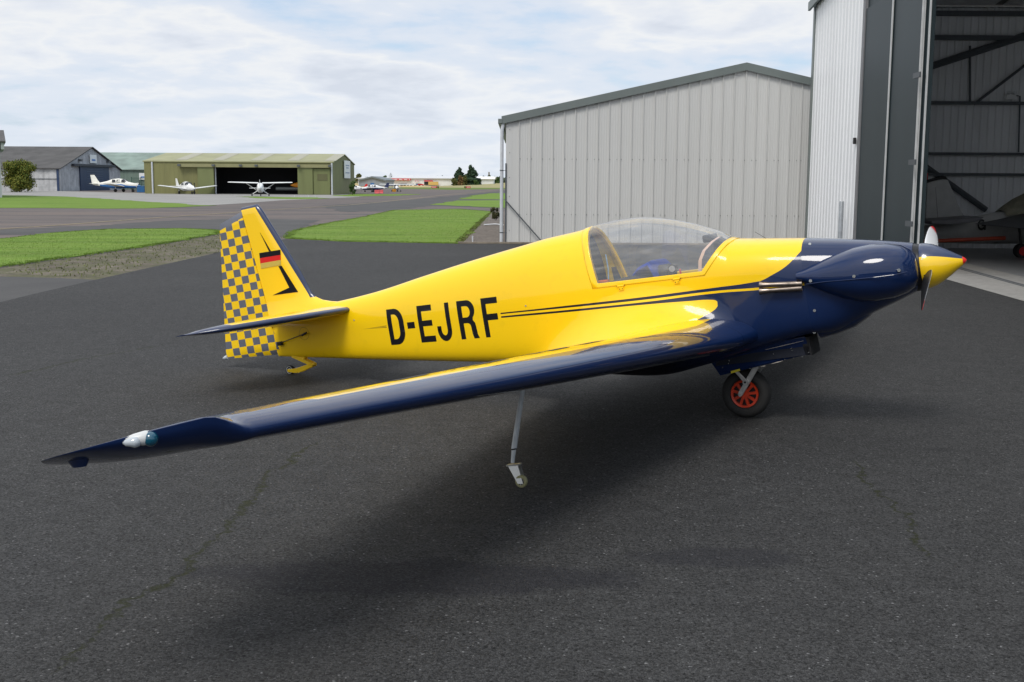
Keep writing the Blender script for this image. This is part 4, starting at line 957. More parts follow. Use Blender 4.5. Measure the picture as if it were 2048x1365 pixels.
for k in range(30):
    q = k/29; ring = []
    lo_h, hi_h = (3.921, .930), (4.080, 2.196); lo_t, hi_t = (4.548, .962), (4.358, 2.128)
    hx, hv = lo_h[0]+(interp(HNG, .93+(2.196-.93)*q)-lo_h[0]), .930+(2.196-.930)*q
    tx_, tv = lo_t[0]+(hi_t[0]-lo_t[0])*q, lo_t[1]+(hi_t[1]-lo_t[1])*q
    e = min(1, q/.02+.2, (1-q)/.015+.25)
    for j in range(13):
        x = j/12; ring.append((hx+(tx_-hx)*x, hv+(tv-hv)*x, (.030*(1-x)**.8+.004)*e))
    rings.append([BC(a, y, b) for a, b, y in ring]+[BC(a, -y, b) for a, b, y in ring[::-1]])
mb.loft(rings); rud = mb.build('rudder', ck, plane, smooth=True, ang=50)
MB().tube([BC(4.53, 0, .975), BC(4.56, 0, .972), BC(4.585, 0, .970)], [.020, .018, .008], 14).build('tail_light', clearlens, rud, smooth=True)
# flag and chevrons on the fin
def plate(name, px, mat, r=.0325, parent=fin, t=.0015):
    for sg in (1, -1):
        P = [bpx(x, y, r) for x, y in px]; mb = MB(); mb.prism([(-s1, v1) for s1, v1 in P], -sg*(r-.004), -sg*(r+t), 1); mb.build(name, mat, parent)
def lp(a, b, t): return (a[0]+(b[0]-a[0])*t, a[1]+(b[1]-a[1])*t)
f0, f1, f2, f3 = (518.6, 506.6), (560, 500), (562, 530.6), (522, 537.7)
for i, mt in enumerate((black, redp, gold)):
    plate('flag_band', [lp(f0, f3, i/3), lp(f1, f2, i/3), lp(f1, f2, (i+1)/3), lp(f0, f3, (i+1)/3)], mt)
plate('chevron', [(520, 465.7), (541.4, 502.3), (538, 503.0)], black)
plate('chevron', [(557, 533), (563, 532), (595.7, 584.3), (545.7, 590.9), (578.6, 575.7)], black)
# ---- tailplane
def tp_sec(r):
    q = min(1, r/1.30)
    le = 3.10+.46*q**2.2+.05*q; te = 3.90-.02*q
    if r > 1.1: e = (r-1.1)/.2; le = le+.16*e*e; te = te+.0*e
    return le, te
tpm, n, p = newmat('tailplane livery'); co = objco(n); sp = N(n, 'ShaderNodeSeparateXYZ'); LK(n, co, sp.inputs[0])
rab = mth(n, 'ABSOLUTE', sp.outputs[1]); q = mth(n, 'DIVIDE', rab, 1.30)
le = mth(n, 'ADD', mth(n, 'ADD', 3.10, mth(n, 'MULTIPLY', mth(n, 'POWER', q, 2.2), .46)), mth(n, 'MULTIPLY', q, .05))
xx = mth(n, 'SUBTRACT', mth(n, 'MULTIPLY', sp.outputs[0], -1.0), le)
nv = mth(n, 'MAXIMUM', mth(n, 'MULTIPLY', mth(n, 'SUBTRACT', .035, xx), 900, clamp=True), mth(n, 'MULTIPLY', mth(n, 'SUBTRACT', rab, 1.10), 900, clamp=True))
LK(n, mixc(n, nv, YEL, NAVY), p.inputs['Base Color']); p.inputs['Roughness'].default_value = .3; p.inputs['Coat Weight'].default_value = .7
for sg in (1, -1):
    mb = MB(); rings = []
    for r in (.02, .1, .2, .35, .5, .7, .85, 1.0, 1.1, 1.17, 1.23, 1.27, 1.295, 1.302):
        le, te = tp_sec(r); c = te-le; rings.append([BC(le+c*x, sg*r, 1.222+.004*r+(y-.02)*c*(.70+.25*min(1, r))*(1 if r < 1.25 else .6)) for x, y in AF])
    mb.loft(rings); tpo = mb.build('tailplane', tpm, plane, smooth=True, ang=50)
# control rod to the rudder horn, inspection cover
a = bpx(560, 687, .06); b_ = bpx(612, 667, .09)
MB().tube([BC(a[0], .065, a[1]), BC(b_[0], .095, b_[1])], .004, 8).tube([BC(b_[0]+.05, .085, b_[1]-.012), BC(b_[0]-.01, .096, b_[1]+.003)], .009, 8).build('control_rod', darkm, plane, smooth=True)
MB().box(-a[0]-.025, -.075, a[1]-.02, -a[0]+.02, -.04, a[1]+.015).build('rudder_horn', darkm, plane, bevel=.006)
s1, v1 = bpx(606.5, 668, .08)
mb = MB(); K = 32
for k in range(K):
    t0, t1 = 2*math.pi*k/K, 2*math.pi*(k+1)/K; q = []
    for t, rr in ((t0, .052), (t1, .052), (t1, .0545), (t0, .0545)):
        ss, vv = s1+rr*math.cos(t), v1+rr*math.sin(t); q.append(BC(ss, r_at(ss, vv)+.001, vv))
    mb.add(q, [(0, 1, 2, 3)])
mb.build('inspection_cover', simple('panel gap', (.30, .16, .0), .5), fus)
# ---- tail wheel on a bent yellow arm
P_ = [bpx(x, y, .0) for x, y in ((590, 713), (626, 727), (622, 736), (580, 742))]
mb = MB(); A_ = [(592, 708, .03), (608, 712, .028), (627, 727, .020)]; 
def flat(p, q, w0, w1, r0, r1):
    a = bpx(p[0], p[1], 0); b_ = bpx(q[0], q[1], 0); A = BC(a[0], 0, a[1]); Bq = BC(b_[0], 0, b_[1]); d = (Bq-A).normalized(); nn = Vector((-d.z, 0, d.x)); rr = []
    for c, wv in ((A, w0), (Bq, w1)): rr.append([c+nn*wv+Vector((0, r0, 0)), c-nn*wv+Vector((0, r0, 0)), c-nn*wv+Vector((0, r1, 0)), c+nn*wv+Vector((0, r1, 0))])
    return rr
for y0, y1 in ((-.030, -.024), (.024, .030)):
    mb.loft(flat((588, 711), (627, 729), .016, .013, y0, y1)); mb.loft(flat((628, 729), (598, 741), .015, .022, y0, y1)); mb.loft(flat((598, 741), (579, 741), .020, .012, y0, y1))
mb.loft(flat((588, 709), (612, 716), .010, .010, -.024, .024)); mb.loft(flat((620, 732), (630, 728), .009, .009, -.024, .024))
arm = mb.build('tail_wheel_arm', yellow, plane, bevel=.0015)
s1, v1 = bpx(581, 740, 0); tc_ = BC(s1, 0, v1)
mb = MB(); lathe(mb, tc_, [(.018, -.012), (.030, -.016), (.040, -.013), (.0425, 0), (.040, .013), (.030, .016), (.018, .012)], 32); tw = mb.build('tail_wheel', blackm, plane, smooth=True, ang=0)
mb = MB(); lathe(mb, tc_, [(.026, -.0175), (.029, -.0185), (.031, -.0175), (.0285, -.0165)], 32); mb.tube([tc_-Vector((0, .019, 0)), tc_+Vector((0, .019, 0))], .014, 18); mb.build('wheel_hub', greyp, tw, smooth=True)
# ================================================================== BUILDINGS
def ribbed(n_period, x0, x1, rib=.03, depth=.02, minor=0):
    """corrugated profile: list of (x, d)"""
    pts = []; x = x0
    while x < x1-1e-6:
        e = min(x+n_period, x1)
        pts += [(x, 0), (x+min(rib*.25, e-x), depth), (x+min(rib*.75, e-x), depth), (x+min(rib, e-x), 0)]
        if minor and e-x > n_period*.9:
            for k in range(1, minor+1):
                c = x+rib+(n_period-rib)*k/(minor+1); pts += [(c-.018, 0), (c-.010, .004), (c+.010, .004), (c+.018, 0)]
        x = e
    pts.append((x1, 0)); out = []
    for p in pts:
        if not out or p[0] > out[-1][0]+1e-5: out.append(p)
    return out
def wall_mesh(prof, org, dirv, nrm, zb, ztop):
    """vertical sheet following the profile; org/dirv/nrm are 3-D; ztop is a function of x"""
    mb = MB(); vs = []
    for x, d in prof:
        q = org+dirv*x+nrm*d; vs += [(q.x, q.y, zb), (q.x, q.y, ztop(x))]
    mb.add(vs, [(2*i, 2*i+2, 2*i+3, 2*i+1) for i in range(len(prof)-1)]); return mb
def clad(name, col, rough=.45, streak=.12, scale=1.0, metal=.0):
    m, n, p = newmat(name); g = n.nodes.new('ShaderNodeNewGeometry'); pos = g.outputs['Position']
    mp = N(n, 'ShaderNodeMapping'); mp.inputs['Scale'].default_value = (1.1*scale, 1.1*scale, .12*scale); LK(n, pos, mp.inputs[0])
    f = noise(n, mp.outputs[0], 1.5, 3, .5); f2 = noise(n, pos, .5*scale, 3)
    c = mixc(n, ramp(n, f, [(.35, 0.0), (.7, 1.0)]), tuple(x*(1+streak*.4) for x in col), tuple(x*(1-streak) for x in col))
    c = mixc(n, mth(n, 'MULTIPLY', f2, .25), c, tuple(x*.8 for x in col)); LK(n, c, p.inputs['Base Color'])
    p.inputs['Roughness'].default_value = rough; p.inputs['Metallic'].default_value = metal; return m
shed_wall_m = clad('goosewing cladding', (.60, .60, .585), .42, .05)
shed_trim_m = clad('grey green flashing', (.16, .185, .178), .4, .1)
white_clad_m = clad('white cladding', (.88, .89, .90), .42, .04)
door_m = clad('slate door cladding', (.017, .031, .037), .5, .12)
pipe_m = simple('pale pipe', (.55, .57, .60), .35)
seal_m = simple('pale door seal', (.55, .56, .56), .5)
inner_wall_m = clad('inner lining', (.80, .81, .82), .6, .08)
steel_dk = simple('painted steelwork', (.085, .095, .105), .5)
galv = simple('galvanised steel', (.34, .36, .38), .4, .5, var=.2, scale=8)
# ---- grey shed behind the glider
A = gnd(1013, 487.3); A.z = 0; ang = R(-.3); U = Vector((math.cos(ang), math.sin(ang), 0)); Nn = Vector((math.sin(ang), -math.cos(ang), 0))
shed = empty('metal_shed', tuple(A), (0, 0, ang), label='pale grey ribbed metal shed with low gable, standing behind the cockpit', cat='shed')
EAVE, RIDGE, HALF = 3.30, 4.68, 6.25
zt = lambda x: EAVE+(RIDGE-EAVE)*(x/HALF if x <= HALF else (2*HALF-x)/HALF)
pr = [(.0, 0), (.13, 0), (.131, -.006), (.30, -.006)]+[(x+.30, d-.006) for x, d in ribbed(.297, .0, 2*HALF-.3, .036, .040, 3)]
o_ = Vector((0, 0, 0)); X_, Y_ = Vector((1, 0, 0)), Vector((0, -1, 0))
wall_mesh(pr, o_, X_, Y_, 0.02, lambda x: zt(x)-.03).build('front_wall', shed_wall_m, shed)
# fixing screws in two rows
mb = MB()
for z in (.78+.0, 1.62+.62):
    k = 0; x = .30
    while x < 8.3:
        for dx in ((.055,) if k % 2 else (.05, .235)):
            mb.tube([Vector((x+dx, -.0, z)), Vector((x+dx, -.012, z))], .011, 6)
        x += .297; k += 1
for z in (.35, 1.25, 1.75, 2.4, 3.0): mb.tube([Vector((.07, 0, z)), Vector((.07, -.012, z))], .012, 6)
o = mb.build('wall_fixing', simple('fixing', (.22, .23, .22), .5), shed); o['kind'] = 'stuff'
wall_mesh(ribbed(.3, 0, 16, .04, .03), Vector((0, 0, 0)), Vector((0, 1, 0)), Vector((-1, 0, 0)), 0.02, lambda x: EAVE-.03).build('side_wall', shed_wall_m, shed)
wall_mesh(ribbed(.3, 0, 2*HALF, .04, .03), Vector((0, 16, 0)), X_, -Y_, 0.02, lambda x: zt(x)-.03).build('rear_wall', shed_wall_m, shed)
ov = .14
mb = MB(); prof_r = [(-ov, zt(-ov)), (HALF, RIDGE), (2*HALF+ov, zt(-ov)), (2*HALF+ov, zt(-ov)+.05), (HALF, RIDGE+.05), (-ov, zt(-ov)+.05)]
mb.prism(prof_r, -.06, 16.1, 1); mb.build('roof', shed_trim_m, shed)
mb = MB(); vt = [(-ov-.01, zt(-ov)-.13), (HALF, RIDGE-.12), (2*HALF+ov, zt(-ov)-.13), (2*HALF+ov, zt(-ov)+.075), (HALF, RIDGE+.085), (-ov-.01, zt(-ov)+.075)]
mb.prism(vt, -.085, -.062, 1); mb.build('verge_trim', shed_trim_m, shed, bevel=.004)
MB().box(-ov-.10, -.10, zt(-ov)-.115, -ov+.01, 16.1, zt(-ov)+.01).build('gutter', shed_trim_m, shed, bevel=.01)
dp = MB().tube([Vector((-.105, -.02, zt(-ov)-.10)), Vector((-.135, -.02, zt(-ov)-.30)), Vector((-.140, -.02, .03))], .046, 16)
dpo = dp.build('downpipe', pipe_m, shed, smooth=True)
for z in (.28, 1.92): MB().tube([Vector((-.1395, -.02, z)), Vector((-.1395, -.02, z+.025))], .053, 16).tube([Vector((-.13, -.02, z+.01)), Vector((0, -.01, z+.01))], .008, 6).build('pipe_bracket', steel_dk, dpo)
MB().box(-.045, -.03, .0, -.008, .03, 2.12).build('corner_post', steel_dk, shed)
MB().tube([Vector((-.01, -.06, 1.12)), Vector((.98, -.10, .02))], .017, 8).build('stay_rod', steel_dk, shed, smooth=True)
kb = MB(); a = gnd(916, 487.5); b_ = gnd(1000, 488.5); kb.box(a.x, a.y-.02, -.01, 9.0, a.y+.13, .045); k = kb.build('kerb', simple('stained concrete', (.20, .17, .13), .85, var=.35, scale=5, bump=.4), None, bevel=.01)
setp(k, label='low stained concrete kerb along the foot of the grey shed', cat='kerb')
pg_ = MB(); q = gnd(945, 487.6); pg_.box(-.016, -.016, 0, .016, .016, .17); pgo = pg_.build('marker_peg', pipe_m, None, bevel=.004, loc=(q.x, q.y+.05, .03)); setp(pgo, label='short pale peg on the kerb at the edge of the stony bed', cat='peg')
mbd = MB().tube([Vector((-.42, 0, .03)), Vector((.0, .02, .06)), Vector((.32, -.03, .03))], .028, 10); bo = mbd.build('pipe_length', pipe_m, None, smooth=True, loc=gnd(990, 452) ); setp(bo, label='short length of pale pipe lying on the stony bed by the shed', cat='pipe')

# ---- tall white hangar on the right, facade looking left
hd = Vector((.012, 1, 0)).normalized()
def HF(Y): return Vector((7.72-(30.6-Y)*.012, Y, 0))
Y0, Y1, DEPTH, HH = 1.0, 30.6, 20.0, 6.16
out_n = Vector((-1, .012, 0)).normalized()
hang = empty('white_hangar', tuple(HF(Y1)), label='tall white corrugated hangar with slate doors folded open on the right', cat='hangar')
def hb(mb, ya, yb, x0, x1, z0, z1, mi=0):
    """box along the facade between depths ya..yb, x0..x1 inward from the facade"""
    P0 = HF(ya)-HF(Y1); P1 = HF(yb)-HF(Y1); inn = -out_n
    vs = [P0+inn*x0+Vector((0, 0, z0)), P1+inn*x0+Vector((0, 0, z0)), P1+inn*x1+Vector((0, 0, z0)), P0+inn*x1+Vector((0, 0, z0))]
    return mb.add(vs+[v+Vector((0, 0, z1-z0)) for v in vs], [(0,3,2,1),(4,5,6,7),(0,1,5,4),(1,2,6,5),(2,3,7,6),(3,0,4,7)], mi)
YD, YE = 26.0, 21.75     # door stack from YD to YE, opening from YE towards the camera
prf = [(x, d) for x, d in ribbed(.28, 0, Y1-YD, .11, .020)]
FT = lambda x: HH-.03+x*.14
wm = wall_mesh(prf, Vector((0, 0, 0)), -hd, out_n, .03, lambda x: FT(x)); wm.build('front_wall', white_clad_m, hang)
wall_mesh(ribbed(.20, 0, DEPTH, .085, .032), Vector((0, .0, 0)), Vector((1, -.012, 0)).normalized(), Vector((.012, 1, 0)), .03, lambda x: HH-.02).build('side_wall', white_clad_m, hang)
mb = MB(); hb(mb, Y1-.09, Y1+.06, -.05, .06, 0, HH-.05); mb.build('corner_trim', shed_trim_m, hang)
mb = MB(); hb(mb, YD-.02, YD+.14, -.045, .25, .0, HH); mb.build('door_jamb', simple('grey jamb', (.20, .20, .21), .5), hang)
# pitched roof: the facade is the gable end, ridge half way along it
YR = (Y0+Y1)/2; ZR = HH+(Y1-YR)*.14
y0_, y1_, yr_ = Y0-Y1-.2, .2, YR-Y1
RLT = glassmat('added rooflight sheet', (.95, .96, .96), .3)  # rooflights added to let daylight into the dark interior
for xa, xb, ml in ((-.10, 1.6, 0), (1.6, 4.4, 1), (4.4, 6.6, 0), (6.6, 9.4, 1), (9.4, 11.6, 0), (11.6, 14.4, 1), (14.4, DEPTH+.1, 0)):
    mb = MB(); t_ = .10 if not ml else .03
    if ml:
        mb.prism([(yr_-.02, ZR), (y0_, HH-.03), (y0_, HH-.03+t_), (yr_-.02, ZR+t_)], xa+.003, xb-.003, 0); mb.build('rooflight', RLT, hang)
        MB().prism([(y1_, HH-.03), (yr_, ZR), (yr_, ZR+.1), (y1_, HH+.07)], xa, xb, 0).build('roof', shed_trim_m, hang)
        MB().prism([(-.35, HH-.03), (yr_, ZR-.06), (yr_, ZR-.035), (-.35, HH-.005)], xa+.12, xb, 0).build('bounce_ceiling', inner_wall_m, hang); continue
    mb.prism([(y1_, HH-.03), (yr_, ZR), (y0_, HH-.03), (y0_, HH-.03+t_), (yr_, ZR+t_), (y1_, HH-.03+t_)], xa, xb, 0); mb.build('roof', shed_trim_m, hang)
    MB().prism([(-.35, HH-.03), (yr_, ZR-.06), (y0_+.4, HH-.05), (y0_+.4, HH-.03), (yr_, ZR-.035), (-.35, HH-.005)], xa+.22, xb, 0).build('bounce_ceiling', inner_wall_m, hang)  # white ceiling added under the roof to bounce daylight inside
mb = MB(); mb.prism([(y1_, HH-.12), (yr_, ZR-.09), (y0_, HH-.12), (y0_, HH+.09), (yr_, ZR+.12), (y1_, HH+.09)], -.16, -.101, 0); mb.build('verge_trim', shed_trim_m, hang)
mb = MB(); hb(mb, Y0, YD, -.0, .06, HH-.1, HH+.9); mb.build('gable_cladding', white_clad_m, hang)
mb = MB(); hb(mb, YE, YD, 0.02, .20, HH-.75, HH); hb(mb, Y0, YE, .02, .20, HH-.75, HH); mb.build('door_header', door_m, hang)
# near end and far side walls of the building
wall_mesh(ribbed(.4, 0, DEPTH, .08, .03), HF(Y0)-HF(Y1), Vector((1, 0, 0)), Vector((0, -1, 0)), .0, lambda x: HH).build('side_wall', white_clad_m, hang)
wall_mesh(ribbed(.4, 0, Y1-Y0, .08, .03), Vector((DEPTH, 0, 0)), Vector((0, -1, 0)), Vector((1, 0, 0)), .0, lambda x: HH+.45).build('rear_wall', white_clad_m, hang)
# folded door leaves with pale seals
for ya, yb, x0 in ((24.05, 25.98, -.02), (22.17, 24.02, .00), (21.94, 22.13, .03)):
    mb = MB(); hb(mb, ya, yb, x0, x0+.09, .03, HH-.75); lf = mb.build('door_leaf', door_m, hang, bevel=.006)
    mb = MB(); hb(mb, ya-.03, ya+.035, x0-.022, x0-.003, .03, HH-.76); mb.build('door_seal', seal_m, lf)
mb = MB(); hb(mb, 22.155, 22.185, -.06, -.03, .03, HH-.76); mb.build('door_seal', seal_m, lf)
for z in (.85, 2.0, 3.6): 
    mb = MB(); hb(mb, 21.92, 22.3, -.13, -.105, z, z+.10); mb.build('door_hinge', steel_dk, lf)
mb = MB(); hb(mb, 26.25, 26.33, -.09, -.03, 2.52, 2.66); mb.build('door_latch', blackm, hang, bevel=.01)
# interior: lining, girts, bracing, floor
inn_y = -.30
mb = MB(); wm = wall_mesh(ribbed(.19, .05, DEPTH-.1, .07, .02), Vector((.0, inn_y, 0)), Vector((1, 0, 0)), Vector((0, -1, 0)), .0, lambda x: HH-.1); wm.build('inner_wall', inner_wall_m, hang)
for z, hgt in ((1.90, .07), (2.42, .07), (3.70, .08), (5.32, .12), (5.92, .12)):
    MB().box(.3, inn_y-.16, z-hgt/2, DEPTH-.2, inn_y-.04, z+hgt/2).build('wall_rail', steel_dk, hang)
Yin = Y1+inn_y-.1
def bar(p0, p1, rad, mat=steel_dk, name='brace'):
    a = at(*p0, Yin)-HF(Y1); b_ = at(*p1, Yin)-HF(Y1); MB().tube([a, b_], rad, 8).build(name, mat, hang, smooth=True)
bar((1850, 137), (2080, 62), .09); bar((1948, 209), (2080, 108), .035); bar((1940, 92), (1940, 210), .03); bar((1835, 322), (1972, 420), .075); bar((1852, 305), (1852, 325), .02)
for xx in (2.2, 9.4, 14.2): MB().box(xx, inn_y-.30, 0, xx+.2, inn_y-.17, HH-.2).build('column', steel_dk, hang)
for yy in (-6, -12, -18): MB().box(.3, yy-.1, HH-.5, DEPTH-.2, yy+.1, HH-.16).build('rafter', steel_dk, hang, bevel=0)
fl = sheet('floor', [tuple(HF(Y0)[:2]), tuple(HF(Y1)[:2]), (HF(Y1).x+DEPTH, Y1), (HF(Y0).x+DEPTH, Y0)], .003, floor_m)
# twin-head emergency light and conduit on the lining
el = empty('emergency_light', tuple(at(2021, 191, Yin-.02)), label='white twin head emergency light high on the hangar inner wall', cat='light')
MB().box(-.13, -.06, -.11, .13, .0, .02).build('battery_box', white, el, bevel=.01)
for x in (-.07, .07): MB().tube([Vector((x, -.03, .03)), Vector((x, -.09, .07))], [.03, .05], 14).build('lamp_head', greyp, el, smooth=True)
cd = MB(); a = at(2040, 193, Yin-.02); b_ = at(2037, 305, Yin-.02); cd.tube([at(2028, 191, Yin-.02)-a, Vector((0, 0, 0)), b_-a], .022, 8); co_ = cd.build('conduit', steel_dk, None, smooth=True, loc=tuple(a)); setp(co_, label='dark conduit dropping down the hangar inner wall from the emergency light', cat='conduit')
# concrete threshold and door rails
e0 = gnd(1886, 558); e1 = gnd(2048, 603.6); dd = (e1-e0).normalized()
T0 = e0-dd*10; T1 = e1+dd*8
i0 = gnd(1930, 527); i1 = gnd(2048, 555); di = (i1-i0).normalized(); I0 = i0-di*9; I1 = i1+di*10
sheet('threshold', [tuple(T0[:2]), tuple(T1[:2]), tuple(I1[:2]), tuple(I0[:2])], .007, conc_m)
for off in (0, .10):
    t0 = gnd(1921, 539.3)+Vector((off, 0, 0)); t1 = gnd(2048, 574.5)+Vector((off*.8, 0, 0)); d = (t1-t0); 
    mb = MB(); a = t0-d*1.6; b_ = t1+d*2.0; nn = Vector((-d.y, d.x, 0)).normalized()*.016
    mb.add([a-nn, b_-nn, b_+nn, a+nn]+[v+Vector((0, 0, .012)) for v in (a-nn, b_-nn, b_+nn, a+nn)], [(0,3,2,1),(4,5,6,7),(0,1,5,4),(1,2,6,5),(2,3,7,6),(3,0,4,7)])
    o = mb.build('door_rail', steel_dk); o.location = (0, 0, .004); setp(o, label='dark steel door rail in the concrete threshold, the '+('outer one nearer the glider' if off == 0 else 'inner one nearer the hangar floor'), cat='rail', group='sliding door rails')
# galvanised post by the facade
q = at(1683.5, 403, 26.6); MB_ = MB().tube([Vector((0, 0, 0)), Vector((0, 0, q.z-.01)), Vector((0, 0, q.z))], [.052, .052, .046], 16)
o = MB_.build('steel_post', galv, None, smooth=True, loc=(q.x, 26.6, 0)); setp(o, label='round galvanised steel post in front of the white corrugated wall', cat='post')

# ---- far hangars on the left
asb_roof = clad('weathered dark roof', (.085, .082, .080), .9, .3, .4)
def b_asb(n, p, pos):
    f = noise(n, pos, .8, 7, .7); c = mixc(n, ramp(n, f, [(.35, 0.0), (.65, 1.0)]), (.34, .34, .345), (.56, .56, .56))
    mp = N(n, 'ShaderNodeMapping'); mp.inputs['Scale'].default_value = (2, 2, .15); LK(n, pos, mp.inputs[0])
    c = mixc(n, ramp(n, noise(n, mp.outputs[0], 1, 5), [(.5, 0.0), (.75, .6)]) , c, (.20, .20, .205)); LK(n, c, p.inputs['Base Color']); p.inputs['Roughness'].default_value = .9
asb_wall = gmat('stained fibre cement', b_asb)
blue_door = clad('dark blue door', (.022, .045, .105), .5, .15)
def gable_shell(root, L, Wd, eave, ridge, wm, rm, per=1.0, over=.25, front_open=None, dp=.018):
    """hangar with its long side on y=0 (towards camera), gable ends at x=0 and x=L, ridge parallel to x at y=Wd/2"""
    op = front_open or []
    segs = []; x = 0
    for a, b_, h_ in sorted(op): segs.append((x, a)); x = b_
    segs.append((x, L))
    for a, b_ in segs: wall_mesh(ribbed(per, a, b_, per*.3, dp), Vector((0, 0, 0)), Vector((1, 0, 0)), Vector((0, -1, 0)), -.1, lambda x: eave).build('front_wall', wm, root)
    for a, b_, h_ in op: 
        if h_ < eave-.05: MB().box(a, -.02, h_, b_, .15, eave).build('lintel', wm, root)
    wall_mesh(ribbed(per, 0, L, per*.3, dp), Vector((0, Wd, 0)), Vector((1, 0, 0)), Vector((0, 1, 0)), -.1, lambda x: eave).build('rear_wall', wm, root)
    zf = lambda y: eave+(ridge-eave)*(1-abs(y-Wd/2)/(Wd/2))-.02
    for x, s in ((0, -1), (L, 1)):
        ys = ribbed(per, 0, Wd, per*.3, dp); ys = sorted(set(ys+[(Wd/2, 0)])); wall_mesh(ys, Vector((x, 0, 0)), Vector((0, 1, 0)), Vector((s, 0, 0)), -.1, zf).build('gable_wall', wm, root)
    t = .12; o = over; sl = (ridge-eave)/(Wd/2)
    MB().prism([(-o, eave-o*sl), (Wd/2, ridge), (Wd+o, eave-o*sl), (Wd+o, eave-o*sl+t), (Wd/2, ridge+t), (-o, eave-o*sl+t)], -o, L+o, 0).build('roof', rm, root)
# dark-roofed hangar
dr = empty('old_hangar', (-59.9, 155, 0), label='old grey hangar with dark pitched roof and blue gable doors, far left', cat='hangar')
# its long side runs left; build with local x from -60..0
sub = dr
Ld = 46.0
root_shift = Vector((-Ld, 0, 0))
def shifted(fn):
    before = set(o.name for o in C.objects); fn()
    for o in C.objects:
        if o.name not in before and o.parent == sub: o.location = Vector(o.location)+root_shift
shifted(lambda: gable_shell(sub, Ld, 24, 2.95, 6.0, asb_wall, asb_roof, 1.0, .3))
MB().box(.06, 7.0, -.05, .2, 18.5, 3.3).build('gable_door', blue_door, dr)
for k in range(9): MB().box(.23, 9.3, .3+k*.33, .26, 15.6, .34+k*.33).build('door_rib', simple('pale blue rib', (.10, .14, .22), .5) if k == 0 else bpy.data.materials['pale blue rib'], dr)
MB().box(.08, 4.2, 3.32, .5, 20.6, 3.65).build('door_hood', simple('dark hood', (.03, .035, .045), .6), dr)
sb = MB().box(.12, 11.0, 3.85, .2, 13.6, 5.0).build('gable_board', white, dr); MB().box(.21, 11.6, 4.15, .23, 13.0, 4.4).build('board_mark', simple('sign blue', (.10, .22, .5), .5), sb)
for y in (6.8, 18.0): MB().box(.1, y, 4.0, .5, y+.5, 4.3).build('floodlight', steel_dk, dr)
MB().box(-.35, -.12, 0, -.05, -.04, 2.9).build('corner_board', blue_door, dr)
MB().box(-12, -.08, 1.55, -.4, -.02, 1.62).build('wall_joint', steel_dk, dr)
# green hangar behind
gh = empty('green_hangar', (-75, 186, 0), label='pale green metal hangar behind, between the dark roofed and olive hangars', cat='hangar')
gable_shell(gh, 45, 22, 3.1, 5.9, clad('pale green cladding', (.16, .22, .18), .6, .2), clad('pale green roof', (.20, .27, .23), .6, .35, .3), 1.0, .3)
sb = MB().box(0, 0, 0, 1.4, .08, 1.05).build('wall_board', white, gh); sb.location = (75+at(279, 350, 186).x, -.2, at(279, 360, 186).z); MB().box(.3, -.03, .35, 1.2, -.005, .55).build('board_mark', bpy.data.materials['sign blue'], sb)
# olive hangar
olive = clad('olive cladding', (.20, .195, .075), .6, .12); olive_r = clad('olive roof', (.30, .30, .155), .6, .15, .3); olive2 = clad('olive door cladding', (.165, .185, .070), .6, .12)
OY = 135.0; OX0 = at(290, 386, OY).x; OX1 = at(665.5, 386, OY).x; LO = OX1-OX0
oh = empty('olive_hangar', (OX0, OY, 0), label='long olive green hangar with a wide black open doorway and ribbed doors', cat='hangar')
fx = lambda px: at(px, 386, OY).x-OX0
gable_shell(oh, LO, 18.5, 3.62, 4.72, olive, olive_r, .55, .12, front_open=[(fx(430), fx(597), 3.05)])
for px in (342, 417, 493, 567, 642):      # roof lights
    x = fx(px)+.3; mb = MB(); mb.add([(x, 1.0, 3.62+.12+1.0*.119+.02), (x+1.3, 1.0, 3.62+.12+1.0*.119+.02), (x+1.3, 8.8, 3.62+.12+8.8*.119+.02), (x, 8.8, 3.62+.12+8.8*.119+.02)], [(0, 1, 2, 3)]); mb.build('rooflight', simple('faded rooflight', (.34, .33, .25), .6), oh)
MB().box(fx(360), -.55, 3.05, fx(662), -.10, 3.42).build('door_track', clad('track olive', (.26, .25, .12), .6, .1), oh)
for a, b_ in ((398, 430), (597, 627)): MB().box(fx(a), -.40, .0, fx(b_), -.28, 3.05).build('sliding_door', olive2, oh)
MB().box(fx(628), -.26, .0, fx(661), -.12, 2.95).build('sliding_door', olive2, oh); MB().box(fx(636), -.29, 1.6, fx(656), -.27, 2.35).build('door_panel', clad('panel olive', (.12, .12, .05), .6, .1), oh)
for px in (306.5, 664.5): MB().tube([Vector((fx(px), -.12, 0)), Vector((fx(px), -.12, 3.6))], .10, 8).build('downpipe', pipe_m, oh, smooth=True)
MB().tube([Vector((fx(431.5), .1, 0)), Vector((fx(431.5), .1, 3.05))], .08, 8).build('door_post', pipe_m, oh)
for px in (362, 430, 484, 515, 599, 661): MB().box(fx(px)-.1, -.85, 3.15, fx(px)+.22, -.56, 3.36).build('floodlight', steel_dk, oh)
